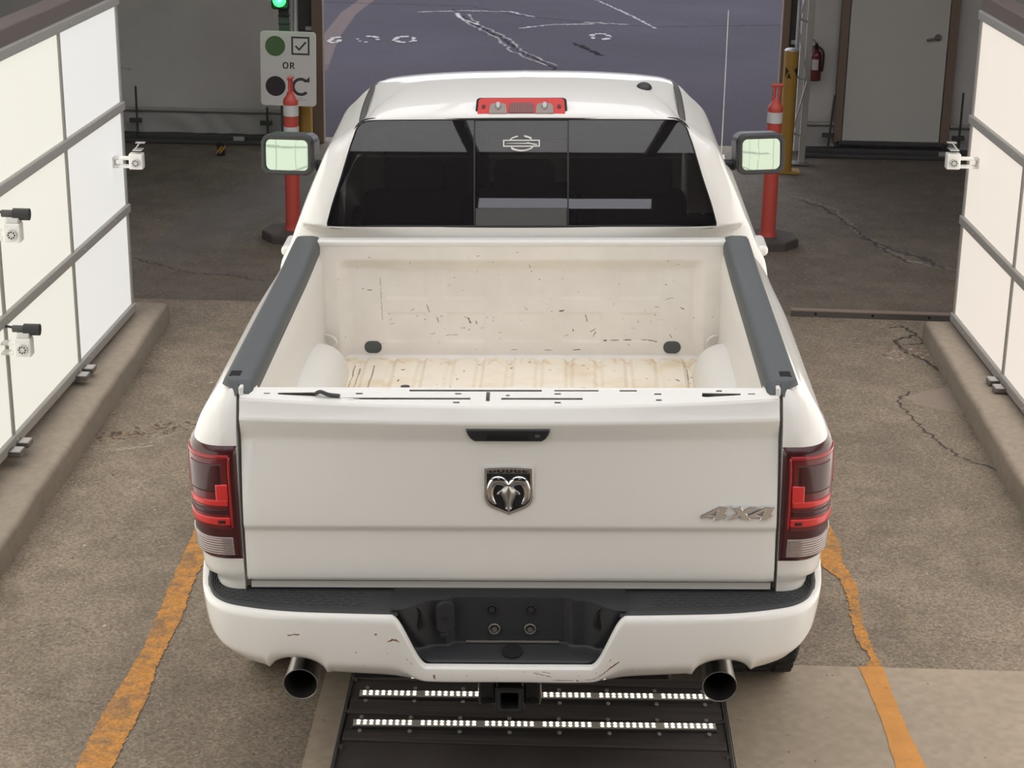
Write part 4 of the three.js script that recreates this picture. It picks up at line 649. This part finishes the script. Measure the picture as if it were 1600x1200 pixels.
inspectionCamera([-2.225, 1.185, -2.52], -1, 'white camera with black barrel, upper one in front of the left light wall', true);
inspectionCamera([-2.225, 0.655, -2.56], -1, 'white camera with black barrel, lower one in front of the left light wall', true);
inspectionCamera([-2.145, 1.04, -4.6], -1, 'white camera at the far end of the left light wall', false);
inspectionCamera([2.235, 1.1, -4.78], 1, 'white camera at the far end of the right light wall', false);

// ================================================================ scanner in the floor
{
  const t = thing('undercarriage_scanner', 'dark floor plate with two bright LED strips under the bumper', 'scanner', [0.068, 0, 0]);
  const dirty = canvasTexture(512, 512, (x, y) => { const v = 84 * (0.75 + 0.5 * fbm(x / 120, y / 90, 600, 5)) * (0.95 + 0.1 * hash(x, y, 601)); return [v * 1.04, v * 0.97, v * 0.95]; }, (c) => { for (let i = 0; i < 40; i++) { const x = rr(0, 512), y = rr(0, 512); wobble(c, [[x, y], [x + rr(-60, 60), y + rr(-10, 10)]], rr(1, 3), 'rgba(104,96,90,0.25)', 3); } });
  const plateMat = std(0xffffff, 0.45, 0.25, { map: dirty }), x0 = -0.662, x1 = 0.662;
  part('base_plate', rbox(x1 - x0, 0.012, 2.6, 0.004, 0, 0.006, 0.48), plateMat, t, null, 'dark dusty steel cover plate');
  for (const s of [-1, 1]) part('edge_angle', rbox(0.012, 0.02, 2.6, 0.003, s * 0.665, 0.011, 0.48), s > 0 ? M.steel : M.darkGrey, t);
  for (const [z, a] of [[-0.79, 0], [-0.56, 1], [-0.35, 2]]) part('cross_ridge', rbox(x1 - x0 - 0.02, 0.008, a === 1 ? 0.1 : 0.05, 0.003, 0, 0.016, z), plateMat, t);
  const led = std(lin(1, 0.95, 0.85), 0.4, 0, { emissive: lin(1.0, 0.9, 0.74), emissiveIntensity: 5 }), strip = phys(lin(0.5, 0.47, 0.42), 0.25), housing = std(lin(0.12, 0.115, 0.11), 0.35, 0.8);
  const dot = new THREE.SphereGeometry(0.0062, 10, 6, 0, Math.PI * 2, 0, Math.PI / 2).scale(1, 0.45, 1);
  for (const z of [-0.663, -0.452]) {
    const st = new THREE.Group(); st.name = 'led_strip'; st.position.set(0, 0.013, z); st.rotation.y = 0.034; t.add(st);
    part('channel', rbox(1.262, 0.016, 0.052, 0.003, 0, 0.003, 0), housing, st); part('strip_board', rbox(1.25, 0.004, 0.04, 0.001, 0, 0.012, 0), strip, st);
    for (let i = 0; i < 56; i++) { if ([9, 19, 28, 37, 47].includes(i)) continue; for (const q of [-0.009, 0.009]) part('led', dot, led, st, [-0.607 + i * 0.0221, 0.0142, q]); }
    for (const q of [-0.5, 0, 0.5]) { const l = new THREE.RectAreaLight(lin(1, 0.92, 0.8), 1.2, 0.42, 0.03); l.name = 'led_glow'; l.position.set(q * 0.84, 0.02, 0); l.rotation.x = Math.PI / 2; st.add(l); }
    for (let i = 0; i < 8; i++) for (const q of [-0.048, 0.048]) part('screw', cyl(0.007, 0.007, 0.006, 10), M.galvanised, st, [-0.6 + i * 0.171, 0.008, q]);
  }
  for (let i = 0; i < 5; i++) for (const s of [-1, 1]) part('edge_bolt', cyl(0.011, 0.012, 0.012, 6), M.steel, t, [s * 0.655, 0.016, -0.76 + i * 0.24]);
}
// angle iron across the right lane edge
{
  const t = thing('angle_iron', 'low steel angle bar lying on the floor near the right light wall', 'bar', [1.985, 0, -5.46], -0.035);
  part('upright_flange', rbox(0.955, 0.034, 0.008, 0.002, 0, 0.017, 0.02), std(lin(0.1, 0.09, 0.085), 0.6, 0.2), t); part('top_flange', rbox(0.955, 0.008, 0.05, 0.002, 0, 0.037, 0.0), std(lin(0.26, 0.2, 0.16), 0.6, 0.2), t, null, 'pale brown top flange of the angle bar');  // top flange coloured lighter and browner than the upright one
  for (const x of [-0.335, 0.0, 0.33]) part('bolt_hole', cylZ(0.008, 0.003, 14, x, 0.02, 0.0245), M.gap, t);
}
// ================================================================ posts, bollards, signs at the exit
function delineator(p, turn, label) {
  const t = thing('delineator_post', label, 'traffic post', p, turn, 'orange delineator posts either side of the exit lane');
  const orange = phys(lin(0.52, 0.075, 0.055), 0.5), white = std(lin(0.62, 0.62, 0.6), 0.5);
  part('rubber_base', (() => { const s = []; for (let i = 0; i < 8; i++) { const a = (i + 0.5) / 8 * Math.PI * 2; s.push([Math.cos(a) * 0.21, Math.sin(a) * 0.21]); } return extrude(shapeOf(s), 0.05, 0.012).rotateX(-Math.PI / 2); })(), std(lin(0.075, 0.06, 0.055), 0.85), t, null, 'black octagonal rubber base');
  part('post_tube', new THREE.LatheGeometry([[0.06, 0.05], [0.056, 0.08], [0.05, 0.1], [0.048, 0.93], [0.05, 0.95], [0.05, 0.97], [0.044, 0.985], [0.03, 1.005], [0.022, 1.03], [0, 1.03]].map((q) => new THREE.Vector2(...q)), 32), orange, t);
  part('grip', join(bar([-0.018, 1.02, 0], [-0.012, 1.12, 0], 0.011), bar([0.018, 1.02, 0], [0.02, 1.12, 0], 0.011), rbox(0.085, 0.024, 0.024, 0.01, 0.004, 1.125, 0)), orange, t);
  for (const y of [0.905, 0.755]) part('reflective_band', cyl(0.0505, 0.0505, 0.075, 32, 0, y, 0), white, t);
  t.scale.y = 0.955;
}
delineator([-1.655, 0, -7.0], 1.35, 'orange delineator post with white bands in front of the sign board');
delineator([1.53, 0, -7.12], 0.1, 'orange delineator post with white bands behind the right door mirror');
const hazard = std(lin(0.36, 0.2, 0.035), 0.55);
{
  const t = thing('yellow_bollard', 'tall yellow steel bollard with a black arrow sticker right of the exit', 'bollard', [1.885, 0, -9.35]);
  part('bollard_tube', cyl(0.056, 0.056, 0.95, 32, 0, 0.475, 0), hazard, t); part('domed_cap', new THREE.SphereGeometry(0.057, 24, 8, 0, 6.3, 0, Math.PI / 2).scale(1, 0.4, 1).translate(0, 0.95, 0), M.galvanised, t); part('floor_flange', rbox(0.2, 0.014, 0.16, 0.003, 0.02, 0.007, 0), hazard, t);
  const wrap = (pts) => { const g = extrude(shapeOf(pts), 0.001); const p = g.attributes.position; for (let i = 0; i < p.count; i++) { const a = p.getX(i) / 0.058, r = 0.0572 + p.getZ(i); p.setXYZ(i, Math.sin(a) * r, p.getY(i), Math.cos(a) * r); } g.computeVertexNormals(); return g.translate(0, 0.8, 0); };
  part('arrow_mark', wrap([[-0.05, 0.03], [-0.05, -0.05], [-0.035, -0.02], [-0.02, 0.0], [-0.03, 0.015]]), M.black, t); part('arrow_mark', wrap([[-0.035, -0.055], [0.0, -0.055], [-0.018, -0.01]]), M.black, t); part('arrow_mark', wrap([[0.0, 0.032], [0.055, 0.036], [0.055, -0.05], [0.03, 0.0]]), M.black, t);
  const b = thing('yellow_bollard', 'yellow bollard mostly hidden behind the sign board', 'bollard', [-1.9, 0, -9.55]);
  part('bollard_tube', cyl(0.056, 0.056, 0.9, 32, 0, 0.45, 0), hazard, b); part('domed_cap', new THREE.SphereGeometry(0.057, 24, 8, 0, 6.3, 0, Math.PI / 2).scale(1, 0.4, 1).translate(0, 0.9, 0), hazard, b); part('floor_flange', rbox(0.2, 0.014, 0.16, 0.003, 0, 0.007, 0), hazard, b);
}
{ // sign board
  const t = thing('sign_board', 'white sign with green dot, tick box, OR and circular arrow', 'sign', [-1.985, 0.745, -9.25]); t.rotation.z = -0.012;
  const art = canvasTexture(768, 1024, () => [232, 230, 224], (c, w, h) => {
    c.fillStyle = 'rgb(92,122,80)'; c.beginPath(); c.arc(205, 205, 138, 0, 7); c.fill(); c.fillStyle = 'rgb(62,56,62)'; c.beginPath(); c.arc(205, 755, 138, 0, 7); c.fill();
    c.strokeStyle = c.fillStyle = 'rgb(70,66,68)'; c.lineWidth = 24; c.strokeRect(440, 80, 226, 226); c.lineWidth = 24; c.beginPath(); c.moveTo(484, 195); c.lineTo(535, 245); c.lineTo(628, 140); c.stroke();
    c.font = 'bold 128px sans-serif'; c.textAlign = 'center'; c.fillText('OR', 386, 512);
    c.lineWidth = 40; c.beginPath(); c.arc(555, 755, 106, 0.75, 5.5); c.stroke(); c.beginPath(); c.moveTo(595, 690); c.lineTo(676, 690); c.lineTo(676, 612); c.closePath(); c.fill();
    c.font = '20px sans-serif'; c.fillStyle = 'rgb(150,148,146)'; c.fillRect(520, 908, 60, 5); c.fillRect(480, 936, 150, 5); void w; void h;
  });
  const g = extrude(roundShape(0.43, 0.575, 0.03), 0.004, 0.001), uv = g.attributes.uv, p = g.attributes.position; for (let i = 0; i < p.count; i++) uv.setXY(i, p.getX(i) / 0.43 + 0.5, p.getY(i) / 0.575 + 0.5);
  part('sign_face', g, std(0xffffff, 0.45, 0, { map: art }), t); part('sign_bracket', rbox(0.04, 0.5, 0.02, 0.004, 0.05, 0, -0.012), M.darkGrey, t);
}
{ // signal and its mast
  const t = thing('traffic_light', 'small traffic signal showing a green light above the sign board', 'traffic light', [-2.03, 0, -9.4]);
  part('mast', rbox(0.08, 2.2, 0.06, 0.006, 0.0, 1.1, 0), M.darkGrey, t); part('signal_head', rbox(0.14, 0.42, 0.1, 0.02, -0.012, 1.4, 0.07), M.black, t);
  for (let i = 0; i < 4; i++) part('mast_clamp', rbox(0.086, 0.012, 0.07, 0.003, 0, 1.13 - i * 0.06, 0), M.black, t);
  part('green_lens', new THREE.SphereGeometry(0.052, 24, 12).scale(1, 1, 0.35).translate(-0.018, 1.262, 0.122), std(lin(0.05, 0.5, 0.1), 0.3, 0, { emissive: lin(0.05, 1, 0.16), emissiveIntensity: 2.2 }), t, null, 'lit green signal lens');
  part('visor', new THREE.CylinderGeometry(0.06, 0.06, 0.06, 24, 1, true, Math.PI * 0.5, Math.PI).rotateX(Math.PI / 2).translate(-0.018, 1.262, 0.15), M.black, t);
  const g = new THREE.PointLight(lin(0.1, 1, 0.25), 0.12); g.name = 'green_signal_glow'; g.position.set(-0.018, 1.262, 0.17); t.add(g);
  const q = thing('conduit_pipe', 'bright metal conduit pipe beside the traffic signal mast', 'pipe', [-1.955, 0, -9.44]);
  part('pipe', cyl(0.014, 0.014, 2.4, 14, 0, 1.2, 0), M.galvanised, q); part('pipe_strap', rbox(0.05, 0.02, 0.04, 0.004, 0, 0.9, 0), M.galvanised, q);
}
// exit frame
function post(n, x, w, d, z, mat, h = 2.95) { const o = structure(n, join(rbox(w, h, d, 0.006, x, h / 2, z)), mat); return o; }
post('trim_1', -1.86, 0.09, 0.12, -10.1, M.brown); post('trim_2', -1.965, 0.11, 0.06, -10.14, M.darkGrey); post('trim_3', 1.912, 0.06, 0.12, -10.1, M.brown); post('trim_4', 1.985, 0.08, 0.07, -10.14, M.darkGrey);
structure('trim_5', rbox(3.9, 0.12, 0.12, 0.006, 0.03, 2.95, -10.1), M.brown);
{ const c = thing('wall_clip', 'small pale clip on the dark post left of the exit', 'clip', [-1.93, 0.93, -10.09]); part('clip_body', rbox(0.06, 0.035, 0.03, 0.005), M.galvanised, c); const e = thing('wall_clip', 'small pale clip on the dark post right of the exit', 'clip', [1.99, 0.9, -10.09]); part('clip_body', rbox(0.06, 0.035, 0.03, 0.005), M.galvanised, e); }
{ // truss column
  const t = thing('truss_column', 'slender silver truss column between the bollard and the extinguisher', 'truss', [2.005, 0, -9.65]);
  const R = 0.013, a = [-0.05, 0.02], b = [0.05, -0.02];
  part('chord', bar([a[0], 0.02, a[1]], [a[0], 4.2, a[1]], R), M.galvanised, t); part('chord', rbox(0.05, 4.2, 0.04, 0.004, b[0], 2.1, b[1]), M.aluminium, t);
  for (let i = 0; i < 9; i++) { const y = 0.22 + i * 0.45; part('rung', bar([a[0], y + 0.04, a[1]], [b[0], y, b[1]], 0.012), M.galvanised, t); part('diagonal', bar([i % 2 ? b[0] : a[0], y, a[1]], [i % 2 ? a[0] : b[0], y + 0.45, a[1]], 0.008), M.galvanised, t); }
  part('foot_plate', rbox(0.18, 0.015, 0.14, 0.003, 0.01, 0.008, 0), M.steel, t);
  const f = thing('fire_extinguisher', 'dark red fire extinguisher with a white label hung beside the truss', 'extinguisher', [2.16, 0.61, -10.0]);
  const red = phys(lin(0.115, 0.011, 0.016), 0.35, { clearcoat: 0.5 });
  part('cylinder_body', new THREE.LatheGeometry([[0, 0], [0.044, 0.002], [0.049, 0.012], [0.049, 0.2], [0.042, 0.225], [0.022, 0.245], [0.018, 0.262], [0, 0.262]].map((q) => new THREE.Vector2(...q)), 28), red, f);
  part('printed_label', new THREE.CylinderGeometry(0.0497, 0.0497, 0.085, 20, 1, true, -0.75, 1.1).translate(0, 0.135, 0), std(lin(0.5, 0.49, 0.47), 0.5), f); part('valve', join(rbox(0.03, 0.03, 0.03, 0.006, 0, 0.275, 0), rbox(0.02, 0.012, 0.09, 0.004, -0.005, 0.3, 0.02)), M.black, f);
  part('lever', tube([[0, 0.29, 0], [-0.02, 0.315, 0.02], [-0.035, 0.335, 0.03]], 0.008, 12, 8), M.galvanised, f); part('hose', tube([[0.015, 0.275, 0.02], [0.05, 0.24, 0.03], [0.055, 0.14, 0.03], [0.05, 0.08, 0.03]], 0.009, 24, 8), M.black, f); part('wall_hook', rbox(0.03, 0.12, 0.11, 0.004, 0, 0.2, -0.1), M.steel, f);
}
{ // door in the right wall
  const d = structure('door_1', rbox(0.79, 2.08, 0.045, 0.004, 2.82, 1.15, -10.09), std(lin(0.55, 0.54, 0.5), 0.55));
  const h = part('door_handle', join(cylZ(0.028, 0.014, 24, 3.135, 0.965, -10.06), bar([3.135, 0.965, -10.04], [3.04, 0.948, -10.035], 0.009, 10), cylZ(0.012, 0.03, 14, 3.135, 0.965, -10.05)), M.steel, d, null, 'dull lever handle'); void h;
  structure('trim_6', join(rbox(0.065, 2.2, 0.07, 0.004, 2.385, 1.2, -10.09), rbox(0.07, 2.2, 0.07, 0.004, 3.255, 1.2, -10.09), rbox(0.94, 0.07, 0.07, 0.004, 2.82, 2.26, -10.09)), M.brown);
  structure('trim_7', rbox(0.86, 0.03, 0.1, 0.004, 2.82, 0.1, -10.08), M.darkGrey);
}
// base of the tent walls: floor rail, skirt, stakes
const rails = [[-5, -2.02], [2.1, 5]];
rails.forEach(([a, b], k) => {
  structure(k ? 'baseboard_right' : 'baseboard_left', join(rbox(b - a, 0.06, 0.1, 0.006, (a + b) / 2, 0.03, -10.04), rbox(b - a, 0.03, 0.16, 0.006, (a + b) / 2, 0.015, -9.98)), M.darkGrey);
  const f = (x0, x1, n) => part('skirt_fold', grid(60, 8, (u, v) => { const x = lerp(x0, x1, u), y = lerp(0.04, 0.24, v); return [x, y, -10.11 + 0.05 * (1 - v) + 0.014 * Math.sin(x * 21 + v * 5 + Math.sin(x * 7) * 2) * (1 - v * 0.6)]; }), std(lin(0.34, 0.33, 0.315), 0.65), skirt); const skirt = structure(`trim_${8 + k}`);
  if (k) { f(2.1, 2.36); f(3.29, 5); } else f(a, b);
  part('hem_tube', cylX(0.016, k ? 0.26 : b - a, 10, k ? 2.23 : (a + b) / 2, 0.245, -10.08), std(lin(0.36, 0.34, 0.32), 0.6), skirt); if (k) part('hem_tube', cylX(0.016, 1.7, 10, 4.15, 0.245, -10.08), std(lin(0.36, 0.34, 0.32), 0.6), skirt);
});
for (const [x, y1, tilt, label] of [[-3.34, 0.45, 0, 'thin dark tent stake near the left light wall'], [-2.27, 0.3, 0, 'thin dark tent stake left of the sign board'], [2.3, 0.5, 0.06, 'thin leaning tent stake left of the white door'], [3.36, 0.54, 0, 'thin tent stake right of the white door']]) {
  const t = thing('tent_stake', label, 'stake', [x, 0, -9.98], 0, 'tent stakes along the wall base'); t.rotation.z = -tilt;
  part('rod', bar([0, 0.03, 0], [0, y1, 0], 0.009), M.darkGrey, t); part('clamp', rbox(0.1, 0.035, 0.04, 0.005, -0.01, 0.17, 0), M.darkGrey, t);
}
for (const [x, z, l] of [[-2.5, -9.93, 'small pale tag on the floor rail of the left wall'], [3.24, -9.93, 'small pale tag on the floor rail of the right wall']]) { const t = thing('rail_tag', l, 'tag', [x, 0.045, z]); part('tag_plate', rbox(0.09, 0.035, 0.012, 0.003), M.galvanised, t); }
{ const t = thing('hazard_block', 'small black and orange striped block on the floor by the left wall', 'marker', [-2.57, 0, -9.5]); part('block', rbox(0.06, 0.11, 0.05, 0.006, 0, 0.055, 0), M.black, t); for (let i = 0; i < 2; i++) part('stripe', box(0.014, 0.07, 0.003).rotateZ(-0.7).translate(-0.012 + i * 0.026, 0.05, 0.026), hazard, t); }
// things above the left light wall
{ const t = thing('ceiling_cable', 'dark cable hanging behind the top of the left light wall', 'cable', [0, 0, 0]); part('cable', tube([[-3.55, 3.0, -8], [-3.42, 1.9, -8], [-3.3, 1.55, -8], [-3.2, 1.3, -8], [-3.1, 1.05, -8]], 0.012, 30, 8), M.black, t);
  const p = thing('hanging_pipe', 'short dark vertical pipe behind the left light wall', 'pipe', [-3.15, 0, -8.4]); part('pipe', cyl(0.03, 0.03, 4.2, 14, 0, 2.1, 0), M.darkGrey, p); }
{ const t = thing('cable_loop', 'black cable loop behind the top of the right light wall', 'cable', [0, 0, 0]); part('cable', tube([[3.75, 3.0, -8.5], [3.45, 1.75, -8.5], [3.55, 1.45, -8.5], [3.8, 1.25, -8.5], [4.2, 1.15, -8.5]], 0.016, 30, 8), M.black, t); part('pipe', cyl(0.016, 0.016, 4.2, 12, 3.3, 2.1, -8.8), M.galvanised, t); }

scene.traverse((o) => { if (o.isMesh) { o.castShadow = true; o.receiveShadow = true; } });
renderer.render(scene, camera);
